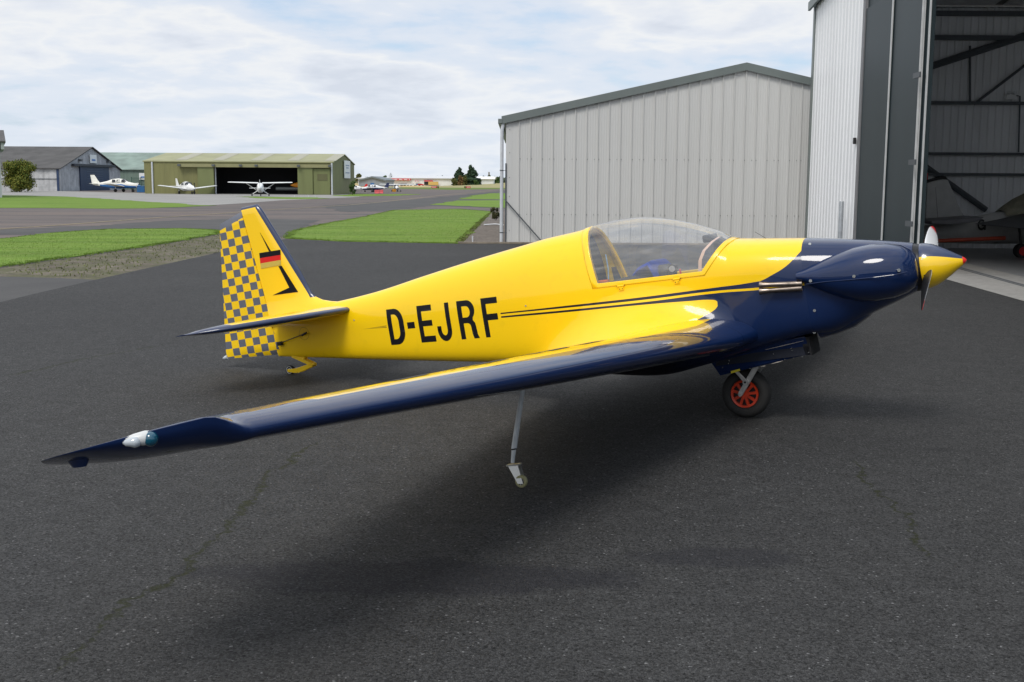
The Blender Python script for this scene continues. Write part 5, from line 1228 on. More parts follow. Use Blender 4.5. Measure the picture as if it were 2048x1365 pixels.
# black inside with a few rails
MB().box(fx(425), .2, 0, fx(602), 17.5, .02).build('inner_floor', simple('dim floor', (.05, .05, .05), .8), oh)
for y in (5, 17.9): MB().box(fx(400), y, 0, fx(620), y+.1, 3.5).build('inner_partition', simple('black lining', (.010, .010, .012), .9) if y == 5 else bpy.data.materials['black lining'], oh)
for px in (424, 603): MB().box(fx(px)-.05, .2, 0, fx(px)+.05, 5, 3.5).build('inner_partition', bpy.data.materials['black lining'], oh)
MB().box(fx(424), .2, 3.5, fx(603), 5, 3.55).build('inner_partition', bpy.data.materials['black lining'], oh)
gb = MB().box(LO+.12, 8.3, 1.9, LO+.2, 13.4, 4.05).build('gable_board', white, oh)
for z, w_ in ((3.4, 3.0), (3.1, 2.0), (2.5, 3.4)): MB().box(LO+.21, 10.8-w_/2, z, LO+.23, 10.8+w_/2, z+.14).build('board_mark', simple('sign grey', (.30, .36, .48), .5) if z == 3.4 else bpy.data.materials['sign grey'], gb)
# building clipped by the left edge
lb = empty('corner_building', (at(2.0, 300, 100).x, 100, 0), (0, 0, R(24.2)), label='pale building corner with overhanging roof cut by the left edge', cat='building')
q0 = 0.0
MB().box(-18, 0, 0, q0-.10, 12, 4.9).build('wall', clad('pale render', (.40, .42, .43), .7), lb)
MB().prism([(-.9, 4.75), (6.0, 5.9), (12.9, 4.75), (12.9, 4.62), (-.9, 4.62)], -20, q0+.38, 0).build('roof', asb_roof, lb)
MB().box(q0-.02, -.8, 4.0+.05, q0+.25, 12.5, 4.60).build('eaves_box', clad('pale soffit', (.34, .36, .36), .7), lb)
# unseen hangar added behind the camera, a dark reflection for paint and canopy
bh = empty('added_reflection_hangar', (-38, -24, 0), label='unseen long dark hangar added behind the camera for reflections', cat='hangar')
gable_shell(bh, 62, 20, 4.4, 6.4, clad('dark green cladding', (.045, .055, .05), .6, .15), asb_roof, 1.0, .3)
bh.rotation_euler = (0, 0, math.pi); bh.location = (31, -50, 0)
# ================================================================== FAR AND STORED AIRCRAFT
blue_l = simple('blue livery', (.03, .14, .38), .4); cream = simple('cream paint', (.80, .79, .72), .4); dkblue = simple('dark blue livery', (.02, .03, .09), .4)
def light_aircraft(name, pos, heading, scale, body, trim, high=False, label='', cat='aircraft', group=None, dih=6, gear=True, wingm=None, finm=None, low_gear=.55):
    """heading: direction of the nose in the ground plane, degrees from +X anticlockwise"""
    r = empty(name, tuple(pos), (0, 0, R(heading)), label=label, cat=cat, group=group); r.scale = (scale,)*3
    st = [(3.6, .95, .10, .12), (3.3, .98, .36, .34), (2.3, 1.05, .50, .46), (1.7, 1.12, .54, .52), (1.1, 1.30, .56, .72), (.3, 1.34, .56, .78), (-.7, 1.30, .52, .72), (-1.6, 1.2, .38, .50), (-2.8, 1.18, .20, .28), (-4.0, 1.2, .07, .12)]
    mb = MB(); mb.loft([[Vector((x, hw*math.copysign(abs(math.cos(t))**.7, math.cos(t)), z+hh*math.copysign(abs(math.sin(t))**.75, math.sin(t)))) for t in np.linspace(0, 2*math.pi, 20, endpoint=False)] for x, z, hw, hh in st])
    fz = mb.build('fuselage', [body], r, smooth=True, ang=60)
    mb = MB(); mb.loft([[Vector((x, (hw+.012)*math.copysign(abs(math.cos(t))**.7, math.cos(t)), z-hh*.1+hh*.95*math.copysign(abs(math.sin(t))**.75, math.sin(t)))) for t in np.linspace(math.pi, 2*math.pi, 12)] for x, z, hw, hh in st[1:-1]], closed=False); mb.build('belly_stripe', trim, fz, smooth=True)
    for sg in (1, -1):
        for x0, x1 in ((.95, 1.55), (.15, .85), (-.6, .05)):
            mb = MB(); mb.add([(x0, sg*.555, 1.50), (x1, sg*.545, 1.50), (x1-.12, sg*.43, 1.92), (x0+.02, sg*.45, 1.95)], [(0, 1, 2, 3)]); o = mb.build('window', far_glass, fz); s = o.modifiers.new('t', 'SOLIDIFY'); s.thickness = .05; s.offset = 0
    mb = MB(); mb.add([(1.72, -.42, 1.55), (1.72, .42, 1.55), (1.12, .36, 2.0), (1.12, -.36, 2.0)], [(0, 1, 2, 3)]); o = mb.build('windscreen', far_glass, fz); s = o.modifiers.new('t', 'SOLIDIFY'); s.thickness = .06; s.offset = 0
    zw = 2.05 if high else .80
    for sg in (1, -1):
        mb = MB(); rings = []
        for y, c, x0 in ((.3, 1.6, 1.5), (3.0, 1.55, 1.5), (4.9, 1.25, 1.4), (5.15, .8, 1.2)):
            z = zw+y*math.tan(R(dih if not high else 1.5)); rings.append([Vector((x0-c*x, sg*y, z+c*yy*.9)) for x, yy in AF[::2]])
        mb.loft(rings); mb.build('wing', wingm or body, r, smooth=True, ang=50)
        mb = MB(); rings = [[Vector((-3.1-c*x-dx, sg*y, 1.3+c*(yy-.02)*.6)) for x, yy in AF[::2]] for y, c, dx in ((.05, 1.0, 0), (1.3, .85, .1), (1.65, .6, .2))]
        mb.loft(rings); mb.build('tailplane', body, r, smooth=True, ang=50)
        if high: MB().tube([Vector((.9, sg*.5, .85)), Vector((.8, sg*2.3, 2.08))], .05, 8).build('wing_strut', body, r)
        if gear:
            MB().tube([Vector((.4, sg*(.5 if high else 1.4), .8)), Vector((.35, sg*1.35, .25))], .06, 8).build('gear_leg', body, r)
            MB().tube([Vector((.35, sg*1.35-.09, .25)), Vector((.35, sg*1.35+.09, .25))], .25, 16).build('wheel', blackm, r)
    if gear:
        MB().tube([Vector((2.6, 0, .8)), Vector((2.6, 0, .25))], .05, 8).build('gear_leg', darkm, r); MB().tube([Vector((2.6, -.08, .22)), Vector((2.6, .08, .22))], .22, 16).build('wheel', blackm, r)
    mb = MB(); rings = [[Vector((x0-c*x, th*yy*6, z)) for x, yy in [(x, y-.02) for x, y in AF[::2]]] for z, c, x0, th in ((1.2, 1.5, -2.7, .12), (1.9, 1.05, -3.25, .10), (2.65, .7, -3.75, .08))]
    mb.loft(rings); mb.build('fin', finm or body, r, smooth=True, ang=50)
    MB().tube([Vector((3.55, 0, .97)), Vector((3.95, 0, .97))], [.22, .03], 16).build('spinner', trim, r, smooth=True)
    MB().box(3.66, -.06, .97-.95, 3.70, .06, .97+.95).build('propeller', darkm, r)
    return r
q = gnd(235, 384.5); light_aircraft('light_aircraft', (q.x, q.y, 0), -8, .80, cream, blue_l, label='cream low wing light aircraft with blue belly beside the dark roofed hangar', group='light aircraft parked on the far aprons')
q = gnd(372, 388.4); light_aircraft('light_aircraft', (q.x, q.y, 0), -52, .66, white, white, dih=7, label='all white low wing light aircraft facing the camera before the olive hangar', group='light aircraft parked on the far aprons')
q = gnd(521, 392.5); light_aircraft('light_aircraft', (q.x, q.y, 0), 101, .63, white, white, high=True, label='white high wing light aircraft seen from behind at the dark doorway', group='light aircraft parked on the far aprons')
q = gnd(748, 384.6); light_aircraft('light_aircraft', (q.x, q.y, 0), 178, .50, white, dkblue, finm=dkblue, label='white light aircraft with dark blue tail just right of the olive hangar', group='light aircraft parked on the far aprons')
q = gnd(792, 383.6); light_aircraft('light_aircraft', (q.x, q.y, 0), -75, .50, white, darkm, high=True, label='small white high wing aircraft right of the red barrier', group='light aircraft parked on the far aprons')
q = gnd(706, 383.5); light_aircraft('light_aircraft', (q.x, q.y+3, 0), 172, .42, white, white, finm=redp, label='white aircraft with small red fin mostly hidden by the olive hangar corner', group='light aircraft parked on the far aprons')
# yellow nose peeping out of the olive hangar
yh = empty('stored_aircraft', (fx(592)+OX0, OY+1.6, 0), label='orange yellow aircraft tail end inside the olive hangar doorway', cat='aircraft')
mb = MB(); mb.loft([[Vector((x, hw*math.cos(t), z+hh*math.sin(t))) for t in np.linspace(0, 2*math.pi, 14, endpoint=False)] for x, z, hw, hh in ((-.9, 1.05, .05, .05), (-.4, 1.05, .2, .25), (.2, 1.05, .3, .4), (1.2, 1.05, .35, .45))]); mb.build('fuselage', simple('orange yellow paint', (.75, .27, .01), .4), yh, smooth=True)
MB().tube([Vector((-2.6, 0, .62)), Vector((.3, 0, .62))], .22, 10).build('wing', simple('dim grey wing', (.10, .11, .11), .5), yh, smooth=True)
# dark jet in the distance
q = gnd(890, 371.8); jet = empty('dark_jet', (q.x, q.y, 0), (0, 0, R(186)), label='dark blue jet trainer parked in front of the far red and white building', cat='aircraft')
jm = simple('dark blue paint', (.012, .022, .035), .35)
k = q.y/2325
mb = MB(); mb.loft([[Vector((x*k, hw*k*math.cos(t), (z+hh*math.sin(t))*k)) for t in np.linspace(0, 2*math.pi, 12, endpoint=False)] for x, z, hw, hh in ((13, 2.4, .3, .3), (10, 3, 1, 1), (5, 3.8, 1.5, 2.0), (-2, 3.6, 1.6, 1.9), (-9, 3.4, .9, 1.0), (-12, 3.4, .5, .5))]); mb.build('fuselage', jm, jet, smooth=True)
MB().prism([(-7*k, 4*k), (-11*k, 11*k), (-14*k, 11*k), (-12*k, 4*k)], -.15*k*4, .15*k*4, 1).build('fin', jm, jet)
MB().box(-3*k, -9*k, 2.6*k, 2*k, 9*k, 3.0*k).build('wing', jm, jet); MB().box(-13*k, -4*k, 3.8*k, -10*k, 4*k, 4.1*k).build('tailplane', jm, jet)
for x in (8, -1): MB().tube([Vector((x*k, 0, 2.2*k)), Vector((x*k, 0, 0))], .35*k, 8).build('gear_leg', darkm, jet)
# stored grey aircraft in the white hangar
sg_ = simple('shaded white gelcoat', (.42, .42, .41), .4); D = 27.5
base = at(1985, 489, D); st_ = empty('stored_aircraft', (base.x, D, 0), label='pale grey aircraft with black fin cap and canvas cover inside the white hangar', cat='aircraft')
def SP(x, y, d=D): return at(x, y, d)-Vector((base.x, D, 0))
mb = MB(); rings = []
for px, yt, yb, hw in ((1835, 452, 484, .12), (1870, 449, 485, .16), (1912, 440, 487, .22), (1960, 430, 488, .30), (2000, 423, 488, .36), (2050, 408, 488, .42), (2110, 400, 487, .45), (2190, 415, 485, .40)):
    t_, b_ = SP(px, yt), SP(px, yb); c = (t_+b_)/2; hh = (t_.z-b_.z)/2
    rings.append([Vector((c.x, hw*math.cos(t), c.z+hh*math.sin(t))) for t in np.linspace(0, 2*math.pi, 20, endpoint=False)])
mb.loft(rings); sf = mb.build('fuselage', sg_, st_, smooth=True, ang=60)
def slab(name, pts, y0, y1, mat, par=st_): 
    P = [SP(*p) for p in pts]; mb = MB(); mb.prism([(p.x, p.z) for p in P], y0, y1, 1); return mb.build(name, mat, par, bevel=.02)
fn = slab('fin', [(1850, 447), (1853, 365), (1893, 357), (1901, 375), (1922, 425), (1935, 440)], -.05, .05, sg_)
slab('fin_cap', [(1850, 368), (1851, 361), (1876, 354), (1890, 352.5), (1895, 361), (1880, 358)], -.06, .06, blackm)
slab('hinge_line', [(1869, 375), (1870, 375), (1875, 440), (1873.5, 440)], -.056, .056, simple('hinge gap', (.2, .2, .2), .6), fn)
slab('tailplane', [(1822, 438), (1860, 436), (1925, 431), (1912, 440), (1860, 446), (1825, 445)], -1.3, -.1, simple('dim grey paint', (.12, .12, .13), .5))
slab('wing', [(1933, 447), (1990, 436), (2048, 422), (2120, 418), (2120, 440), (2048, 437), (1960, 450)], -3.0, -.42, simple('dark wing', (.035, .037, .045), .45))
mb = MB(); rings = []
for px, yt, yb, hw in ((2000, 421, 432, .37), (2012, 410, 430, .40), (2030, 397, 428, .44), (2060, 382, 426, .47), (2120, 380, 425, .48)):
    t_, b_ = SP(px, yt), SP(px, yb); rings.append([Vector((t_.x, hw*math.cos(t), b_.z+(t_.z-b_.z)*math.sin(t))) for t in np.linspace(0, math.pi, 14)])
mb.loft(rings, closed=False); mb.build('canvas_cover', simple('khaki canvas', (.20, .19, .14), .9, var=.35, scale=5, bump=.6, bscale=8), st_, smooth=True)
c_ = SP(1952, 449)   # letter G on the fuselage side
P_g = []
mb = MB()
for k in range(16):
    t0, t1 = R(50+k*17.5), R(50+(k+1)*17.5); mb.add([Vector((c_.x+.095*math.cos(t)*rr, -.33, c_.z+.13*math.sin(t)*rr)) for t, rr in ((t0, 1), (t1, 1), (t1, .62), (t0, .62))], [(0, 1, 2, 3)])
mb.box(c_.x+.0, -.332, c_.z-.03, c_.x+.10, -.328, c_.z+.01); mb.box(c_.x+.06, -.332, c_.z-.12, c_.x+.10, -.328, c_.z+.0)
mb.build('registration_letter', blackm, sf)
for px, py, rr, mt in ((2004, 477, .16, redp), (2030, 477, .15, redp)):
    c_ = SP(px, py); wm_ = MB().tube([Vector((c_.x, -1.2, rr)), Vector((c_.x, -1.0, rr))], rr, 22).build('wheel', blackm, st_, smooth=True, ang=30); MB().tube([Vector((c_.x, -1.21, rr)), Vector((c_.x, -.99, rr))], rr*.62, 18).build('wheel_rim', mt, wm_)
    MB().tube([Vector((c_.x, -1.1, rr)), Vector((c_.x-.05, -1.0, .72))], .03, 8).build('gear_leg', darkm, st_)
bp_ = at(1835, 484, D-1.6); bq = at(2010, 476.5, D-1.6)
o = MB().tube([Vector((0, 0, 0)), Vector((bq.x-bp_.x, 0, bq.z-bp_.z))], .045, 10).build('tow_bar', simple('orange red paint', (.26, .035, .012), .5), None, smooth=True, loc=(bp_.x, D-1.6, bp_.z)); setp(o, label='long orange red tow bar held low in front of the stored grey aircraft', cat='tow bar')
re_ = at(1846, 357, 29.8); o = MB().box(-.11, -.05, -.13, .11, .05, .13).build('fire_sign', redp, None, bevel=.01, loc=tuple(re_)); setp(o, label='small red sign box at the left end of the hangar inner wall', cat='sign')
o = MB().box(-.16, -.12, 0, .16, .12, .42).box(-.12, -.08, .42, .12, .08, .46).build('red_can', redp, None, bevel=.03, loc=(at(1842, 470, 28).x, 28, 0)); setp(o, label='red fuel can on the hangar floor beside the door edge', cat='can')

# ================================================================== THINGS ON THE AIRFIELD
def at_g(px, py): return gnd(px, py)
bar_m = simple('red barrier plastic', (.52, .035, .045), .5, var=.25, scale=2)
for i, (px, py) in enumerate(((754, 387.4), (762, 387.2))):
    q = gnd(px, py); w_ = 9*q.y/2325; mb = MB(); mb.prism([(-.30, 0), (.30, 0), (.20, .16), (.10, .45), (-.10, .45), (-.20, .16)], -w_/2, w_/2, 0)
    o = mb.build('barrier', bar_m, None, bevel=.02, loc=(q.x, q.y, 0)); setp(o, label=('red plastic barrier block, left one below the dark blue tail', 'red plastic barrier block, right one of the pair')[i], cat='barrier', group='red barrier blocks')
q = gnd(788.5, 384.2); o = MB().box(-.28, -.2, 0, .28, .2, .42).box(-.2, -.21, .1, .2, -.2, .32).build('yellow_crate', simple('amber plastic', (.45, .20, .01), .5), None, bevel=.02, loc=(q.x, q.y, 0)); setp(o, label='small amber box on the apron between the parked aircraft', cat='box')
red_s = simple('sign red', (.55, .02, .03), .5); blk_s = simple('sign black', (.02, .02, .02), .5)
for (xa, xb, yb_, order, lab) in ((863, 878, 377.8, 'rb', 'red and black runway board beyond the taxiway, left one'), (928.5, 941, 377.9, 'br', 'black and red runway board beyond the taxiway, right one near the shed')):
    q = gnd((xa+xb)/2, yb_); k = q.y/2325; w_ = (xb-xa)*k; hh = 3.6*k; r_ = empty('runway_sign', (q.x, q.y, 0), label=lab, cat='sign', group='runway boards')
    split = .68
    a0 = -w_/2; s_ = a0+w_*(split if order == 'rb' else 1-split)
    for (x0, x1, c) in ((a0, s_, 'r' if order == 'rb' else 'b'), (s_+.02, w_/2, 'b' if order == 'rb' else 'r')):
        pn = MB().box(x0, -.08, .12, x1, .08, .12+hh).build('sign_panel', red_s if c == 'r' else blk_s, r_, bevel=.01)
        cx = (x0+x1)/2; ww = (x1-x0)
        if c == 'r':
            for dx in (-.30, -.17, -.04, .14, .28): MB().box(cx+dx*ww-.03*ww, -.085, .12+hh*.25, cx+dx*ww+.03*ww, -.081, .12+hh*.75).build('sign_mark', white, pn)
        else: MB().box(cx-.08*ww, -.085, .12+hh*.25, cx+.10*ww, -.081, .12+hh*.75).build('sign_mark', simple('sign yellow', (.7, .5, .02), .5), pn)
    for x in (a0+.2, w_/2-.2): MB().box(x-.03, -.03, 0, x+.03, .03, .13).build('sign_foot', darkm, r_)
for i, (px, py) in enumerate(((589.5, 394.7), (617, 395.2), (630, 395.1))):
    q = gnd(px, py); k = q.y/2325; mb = MB(); mb.tube([Vector((0, 0, 0)), Vector((0, 0, 1.6*k))], .5*k, 8); r_ = mb.build('edge_light', simple('pale light lens', (.5, .62, .60), .3) if i == 0 else bpy.data.materials['pale light lens'], None, smooth=True, loc=(q.x, q.y, .02)); MB().tube([Vector((0, 0, 1.6*k)), Vector((0, 0, 2.6*k))], [.8*k, .4*k], 8).build('lens', white, r_)
    setp(r_, label=('small pale taxiway edge light below the high wing aircraft, leftmost of three', 'small pale taxiway edge light, middle of the three on the grass strip', 'small pale taxiway edge light below the olive sliding door, rightmost of three')[i], cat='light', group='taxiway edge lights')
q = at(283, 380, 148); o = MB().box(-.47, -.4, 0, .47, .4, .72).box(-.50, -.43, .72, .50, .43, .80).build('blue_bin', simple('blue container', (.02, .12, .30), .5), None, bevel=.03, loc=(at(283.5, 384, 146).x, 146, 0)); setp(o, label='blue waste container left of the olive hangar', cat='container')
gf = empty('mesh_gate', (at(264, 384, 150).x, 150, 0), label='dark green mesh gate between the cream aircraft and the blue container', cat='gate')
gm = simple('dark green wire', (.02, .07, .05), .6)
for x in (0, 1.2, 2.4): MB().box(x-.04, -.04, 0, x+.04, .04, 1.9).build('post', gm, gf)
mb = MB()
for k in range(24): mb.box(k*.1, -.01, .05, k*.1+.02, .01, 1.8)
for z in (.1, .95, 1.75): mb.box(0, -.015, z, 2.4, .015, z+.04)
mb.build('mesh_panel', gm, gf)
# far buildings
wh_far = clad('far white cladding', (.82, .82, .80), .6, .05); gr_far = clad('far grey cladding', (.26, .29, .32), .6, .1); gr_roof = clad('far pale roof', (.60, .61, .62), .6, .05)
def far_shed(name, x0, x1, ye, yr, D_, Wd, wm, rm, label, ybase=None):
    a = at(x0, ye, D_); b_ = at(x1, ye, D_); r_ = empty(name, (a.x, D_, 0), label=label, cat='building')
    gable_shell(r_, b_.x-a.x, Wd, a.z, at((x0+x1)/2, yr, D_+Wd/2).z, wm, rm, 4.0, .6); return r_, (lambda px, py: (at(px, py, D_).x-a.x, at(px, py, D_).z))
ff, fxy = far_shed('retail_warehouse', 784, 905, 357.0, 352.6, 400, 46, wh_far, gr_roof, 'long white warehouse with red fascia far across the airfield')
def fbox(name, px0, py0, px1, py1, mat, par, fxy, d=-.6, th=.3):
    x0, z1 = fxy(px0, py0); x1, z0 = fxy(px1, py1); return MB().box(x0, d-th, max(0, z0), x1, d, z1).build(name, mat, par)
farred = simple('far red', (.55, .05, .06), .6)
fb = fbox('fascia', 784, 357.2, 822, 361.4, farred, ff, fxy)
# lettering on the fascia, too small to read: pale letter shapes
for i in range(14):
    x = 786+i*2.5
    if i in (4, 8, 12): continue
    fbox('fascia_letter', x, 358.2, x+1.3, 360.6, wh_far, fb, fxy, -.9, .1)
fbox('side_fascia', 848.5, 361, 866, 363.6, farred, ff, fxy); fbox('doorway', 848.5, 363.8, 858, 370.0, blk_s, ff, fxy, -.1, .3)
fbox('base_band', 857, 363.8, 877, 370.5, simple('far yellow panel', (.62, .42, .12), .7), ff, fxy)
for x0, y0, x1, y1 in ((830, 361, 832, 364), (833, 360.5, 838, 361.5), (834, 362, 839, 363.5)): fbox('faded_mark', x0, y0, x1, y1, simple('faded pink', (.62, .38, .40), .6), ff, fxy)
f2, fx2 = far_shed('white_warehouse', 716, 769, 357.5, 355.5, 430, 40, wh_far, gr_roof, 'low white warehouse behind the grey gabled building, far left of the red one')
f3 = empty('grey_barn', (at(717, 360, 330).x, 330, 0), label='far grey gabled building with a blue door behind the parked aircraft', cat='building')
k = 330/2325; mb = MB(); mb.prism([(0, 0), (53*k, 0), (53*k, 4*k+1.0), (27*k, 10*k+1.0), (0, 4*k+1.0)], 0, 25, 1); mb.build('wall', gr_far, f3); MB().prism([(-1*k, 4*k+.9), (27*k, 10.2*k+1.0), (54*k, 4*k+.9), (54*k, 4*k+1.3), (27*k, 10.2*k+1.4), (-1*k, 4*k+1.3)], -.5, 25.5, 1).build('roof', clad('far dark roof', (.16, .19, .21), .6, .05), f3)
MB().box(24*k, -.3, 0, 31*k, -.05, 4.5*k+.3).build('door', blue_l, f3)
f4, fx4 = far_shed('white_barn', 955, 987, 358.6, 354.0, 430, 25, wh_far, wh_far, 'low white building on the rise right of the conifers')
f5, fx5 = far_shed('white_barn', 939, 956, 359.5, 357.0, 425, 12, wh_far, gr_roof, 'small white flat building between the conifers and the low white one')
# parked vehicles far away, simple car outlines
def far_car(px, py, mat, label, k_=1.0):
    q = gnd(px, py); L = 4.3; r_ = empty('parked_car', (q.x, q.y, 0), label=label, cat='car', group='cars parked far across the airfield'); r_.scale = (.5,)*3
    MB().prism([(-L/2, .35), (L/2, .35), (L/2, .85), (L/2-.9, .95), (.5, 1.45), (-1.1, 1.45), (-L/2+.1, .95)], -.85, .85, 1).build('body', mat, r_, bevel=.08)
    MB().prism([(L/2-1.15, .97), (.45, 1.38), (-1.05, 1.38), (-L/2+.35, .98)], -.87, .87, 1).build('windows', far_glass, r_)
    for x in (-1.3, 1.3): MB().tube([Vector((x, -.86, .33)), Vector((x, .86, .33))], .33, 12).build('wheel', blackm, r_)
cols = [white, darkm, simple('silver car paint', (.35, .37, .4), .4), blue_l, redp]
for i, (px, c, lb_) in enumerate(((800, 0, 'tiny white car left of the far doorway'), (806, 1, 'tiny dark car in the row by the far warehouse'), (812, 2, 'tiny silver car before the red fascia'), (826, 0, 'tiny white car below the pale wall of the far warehouse'), (836, 3, 'tiny blue car nearer the far doorway'), (842, 4, 'tiny red vehicle beside the far doorway'), (730, 2, 'tiny silver car before the grey barn'), (742, 0, 'tiny white car before the grey barn'))):
    far_car(px, 371.9+.2*(i % 2), cols[c], lb_)
# pylon
py_ = empty('pylon', (at(781.5, 350, 700).x, 700, 0), label='faint lattice pylon on the horizon left of the red fascia', cat='pylon')
mb = MB(); H_ = at(781.5, 346, 700).z
for sx in (-1, 1): mb.tube([Vector((sx*1.5, 0, 0)), Vector((0, 0, H_))], .16, 4)
for z in (.55, .7, .85): mb.box(-2.2*(1.3-z), -.1, H_*z, 2.2*(1.3-z), .1, H_*z+.2)
mb.build('lattice', simple('pylon grey', (.35, .38, .42), .7), py_)
py2 = empty('radio_mast', (at(978, 350, 500).x, 500, 0), label='slim mast with a bush at its foot right of the white buildings', cat='mast')
MB().tube([Vector((0, 0, 0)), Vector((0, 0, at(978, 344.5, 500).z))], .35, 6).build('pole', simple('mast timber', (.20, .18, .14), .8), py2)
# rising dry field on the right
hb_ = MB(); P0 = at(880, 371, 300); xs = np.linspace(-25, 260, 40); rows = []
for yy, hf in ((300, 0.0), (330, .35), (370, .75), (420, 1.0), (520, 1.05), (700, 1.0)):
    rows.append([Vector((x, yy, -.03+hf*1.9*min(1, max(0, (x+25)/45)))) for x in xs])
hb_.loft(rows, closed=False); o = hb_.build('hill', gmat('rough pasture', lambda n, p, pos: (LK(n, mixc(n, ramp(n, noise(n, pos, .12, 6, .7), [(.3, 0.0), (.7, 1.0)]), (.22, .20, .08), (.36, .32, .14)), p.inputs['Base Color']), setattr(p.inputs['Roughness'], 'default_value', .95))), None, smooth=True); setp(o, kind='structure')

# ================================================================== TREES AND BUSHES
def leafmat(name, a, b_):
    m, n, p = newmat(name); g = n.nodes.new('ShaderNodeNewGeometry'); oi = noise(n, g.outputs['Position'], 1.2, 4); 
    LK(n, mixc(n, ramp(n, mth(n, 'ADD', mth(n, 'MULTIPLY', g.outputs['Random Per Island'], .6), mth(n, 'MULTIPLY', oi, .5)), [(.25, 0.0), (.85, 1.0)]), a, b_), p.inputs['Base Color']); p.inputs['Roughness'].default_value = .7; p.inputs['Specular IOR Level'].default_value = .2
    return m
bark = simple('bark', (.07, .05, .035), .9, var=.3)
def crown(name, parent, mat, clumps, n, leaf, seed=1):
    rg = np.random.default_rng(seed); vs = []; fs = []
    wts = np.array([c[3]*c[4]*c[5] for c in clumps]); wts = wts/wts.sum()
    for _ in range(n):
        c = clumps[rg.choice(len(clumps), p=wts)]; d = rg.normal(size=3); d /= np.linalg.norm(d); rr = rg.random()**.28
        rr *= 1+.16*math.sin(7*d[0]+c[0]*3)+.12*math.sin(9*d[2]+c[2]*5)
        p0 = np.array(c[:3])+d*rr*np.array(c[3:6]); a = rg.normal(size=3); a /= np.linalg.norm(a); b_ = np.cross(a, d); b_ /= np.linalg.norm(b_)+1e-9
        L = leaf*rg.uniform(.6, 1.4); k = len(vs); vs += [tuple(p0+a*L), tuple(p0+b_*L*.6), tuple(p0-a*L), tuple(p0-b_*L*.6)]; fs.append((k, k+1, k+2, k+3))
    me = bpy.data.meshes.new(name); me.from_pydata(vs, [], fs); me.materials.append(mat); o = bpy.data.objects.new(name, me); C.objects.link(o); o.parent = parent; return o
def bush(name, pos, w_, h_, mat, n, leaf, label, cat='bush', seed=3, group=None, conifer=False, trunk_r=.1, nc=16):
    r_ = empty(name, tuple(pos), label=label, cat=cat, group=group); rg = np.random.default_rng(seed); cl = []
    if conifer:
        for k in range(nc):
            t = (k+.5)/nc; rad = w_/2*(1-t)**.75*rg.uniform(.75, 1.1)+.03*w_; a = rg.uniform(0, 6.28); off = rad*.45
            cl.append((off*math.cos(a), off*math.sin(a), h_*(.06+.9*t), rad*.95, rad*.95, h_/nc*1.4))
    else:
        for k in range(nc):
            a = rg.uniform(0, 6.28); e = rg.uniform(.05, 1)**.6; z = rg.uniform(.12, .85); wz = math.sqrt(max(.05, 1-((z-.42)/.60)**2)); off = w_/2*wz*e*.72
            cl.append((off*math.cos(a), off*math.sin(a), h_*z, w_*rg.uniform(.12, .2), w_*rg.uniform(.12, .2), h_*rg.uniform(.10, .17)))
    crown('crown', r_, mat, cl, n, leaf, seed)
    mb = MB(); mb.tube([Vector((0, 0, -.1)), Vector((.02*w_, 0, h_*.35)), Vector((-.02*w_, .02*w_, h_*.75))], [trunk_r, trunk_r*.7, trunk_r*.2], 8)
    for k in range(5):
        a = rg.uniform(0, 6.28); z = h_*(.15+.1*k); mb.tube([Vector((0, 0, z)), Vector((w_*.25*math.cos(a), w_*.25*math.sin(a), z+h_*.22))], [trunk_r*.5, trunk_r*.12], 6)
    mb.build('trunk', bark, r_, smooth=True); return r_
autumn = leafmat('yellowing leaves', (.05, .09, .014), (.20, .19, .03)); conif = leafmat('hazed conifer needles', (.020, .042, .022), (.045, .080, .042)); greenl = leafmat('green leaves', (.03, .07, .018), (.09, .14, .04)); oliv = leafmat('olive leaves', (.06, .075, .02), (.16, .15, .05)); red_l = leafmat('rusty leaves', (.10, .06, .03), (.20, .13, .05))  # conifer tones are lifted: distance haze painted into the needle colour
q = at(39, 383, 142); bush('bush', (q.x, 142, 0), 4.6, 4.0, autumn, 16000, .10, 'round yellow green bush in front of the dark roofed hangar', seed=6, nc=60)
q = gnd(992, 441); bush('bush', (q.x, q.y, 0), .55, .62, leafmat('dry shrub leaves', (.03, .04, .015), (.10, .085, .04)), 1600, .03, 'low scrubby bush beside the grey shed downpipe', seed=8, trunk_r=.015)
q = at(683, 388, 133.5); bush('climbing_shrub', (q.x+1.2, 133.8, 0), .9, 1.7, greenl, 900, .07, 'small green shrub at the right corner of the olive hangar', cat='shrub', seed=9, trunk_r=.04)
Dt = 395; k = Dt/2325
for (px, wpx, ytop, sd_, lb_) in ((919, 27, 335.0, 11, 'dark conifer far across the airfield, left one of the pair'), (941, 36, 331.0, 12, 'tall dark conifer far across the airfield, right one of the pair')):
    q = at(px, 365, Dt); bush('conifer_tree', (q.x, Dt, 0), wpx*k, at(px, ytop, Dt).z, conif, 7000, .36, lb_, cat='tree', seed=sd_, group='pair of dark conifers', conifer=True, trunk_r=.3)
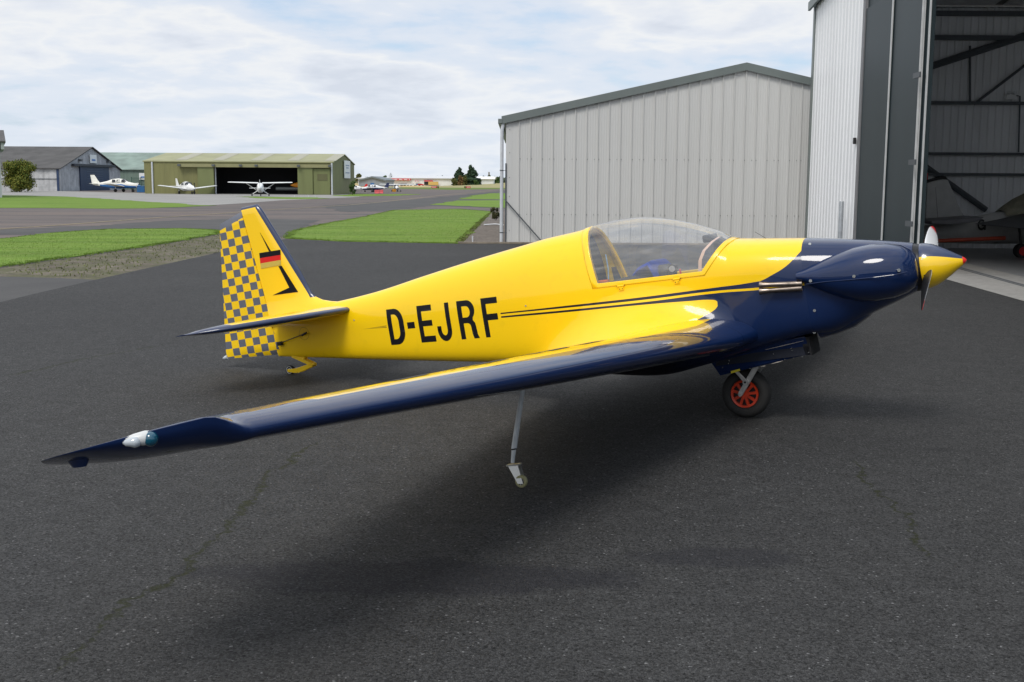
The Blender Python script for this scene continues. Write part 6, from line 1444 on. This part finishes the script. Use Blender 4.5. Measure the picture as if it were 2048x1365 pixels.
for (px, wpx, ytop, mt, sd_, lb_) in ((908, 15, 356, oliv, 21, 'olive bush below the left conifer'), (921, 14, 351, red_l, 22, 'rusty brown bush between the far conifers'), (929, 12, 350, oliv, 23, 'yellow green bush in front of the right conifer'), (952, 12, 361, greenl, 24, 'low dark bush before the small white building')):
    q = at(px, 365, Dt-12); bush('bush', (q.x, Dt-12, 0), wpx*(Dt-12)/2325, at(px, ytop, Dt-12).z, mt, 1500, .32, lb_, seed=sd_, trunk_r=.2)
for (px, wpx, ytop, D_, mt, sd_, lb_) in ((717, 12, 348, 480, oliv, 31, 'pale tree at the corner of the olive hangar roof'), (734, 8, 354, 620, greenl, 32, 'small far tree above the grey barn'), (746, 10, 353, 620, greenl, 33, 'second small far tree above the grey barn'), (770, 15, 351.5, 560, greenl, 34, 'round far tree between the two white warehouses'), (978, 8, 350, 470, oliv, 35, 'thin tree around the far mast'), (1000, 14, 352, 520, greenl, 36, 'dark tree beside the shed downpipe on the horizon'), (988, 10, 357, 500, greenl, 37, 'low far tree left of the dark horizon tree')):
    q = at(px, 362, D_); bush('tree', (q.x, D_, 0), wpx*D_/2325, at(px, ytop, D_).z, mt, 1200, .45, lb_, cat='tree', seed=sd_, trunk_r=.25)
# continuous far tree line
vs_cl = []; rg = np.random.default_rng(77)
for x in np.linspace(700, 1150, 150):
    D_ = 760; top = 358.6-(2.8 if 868 < x < 1000 else 0)-rg.uniform(0, 1.8); q = at(x, top, D_); vs_cl.append((q.x, D_+rg.uniform(-10, 10), q.z*.5, rg.uniform(2, 4), 4, max(1.2, q.z*.55)))
for x in np.linspace(-200, 700, 120):
    D_ = 800; q = at(x, 357.5-rg.uniform(0, 1.5), D_); vs_cl.append((q.x, D_, q.z*.5, 4, 4, max(1.2, abs(q.z)*.55)))
o = crown('tree_line', None, leafmat('hazy trees', (.09, .12, .08), (.17, .19, .12)), vs_cl, 16000, 1.1, 5); setp(o, label='hazy line of woodland along the horizon', cat='woodland', kind='stuff')
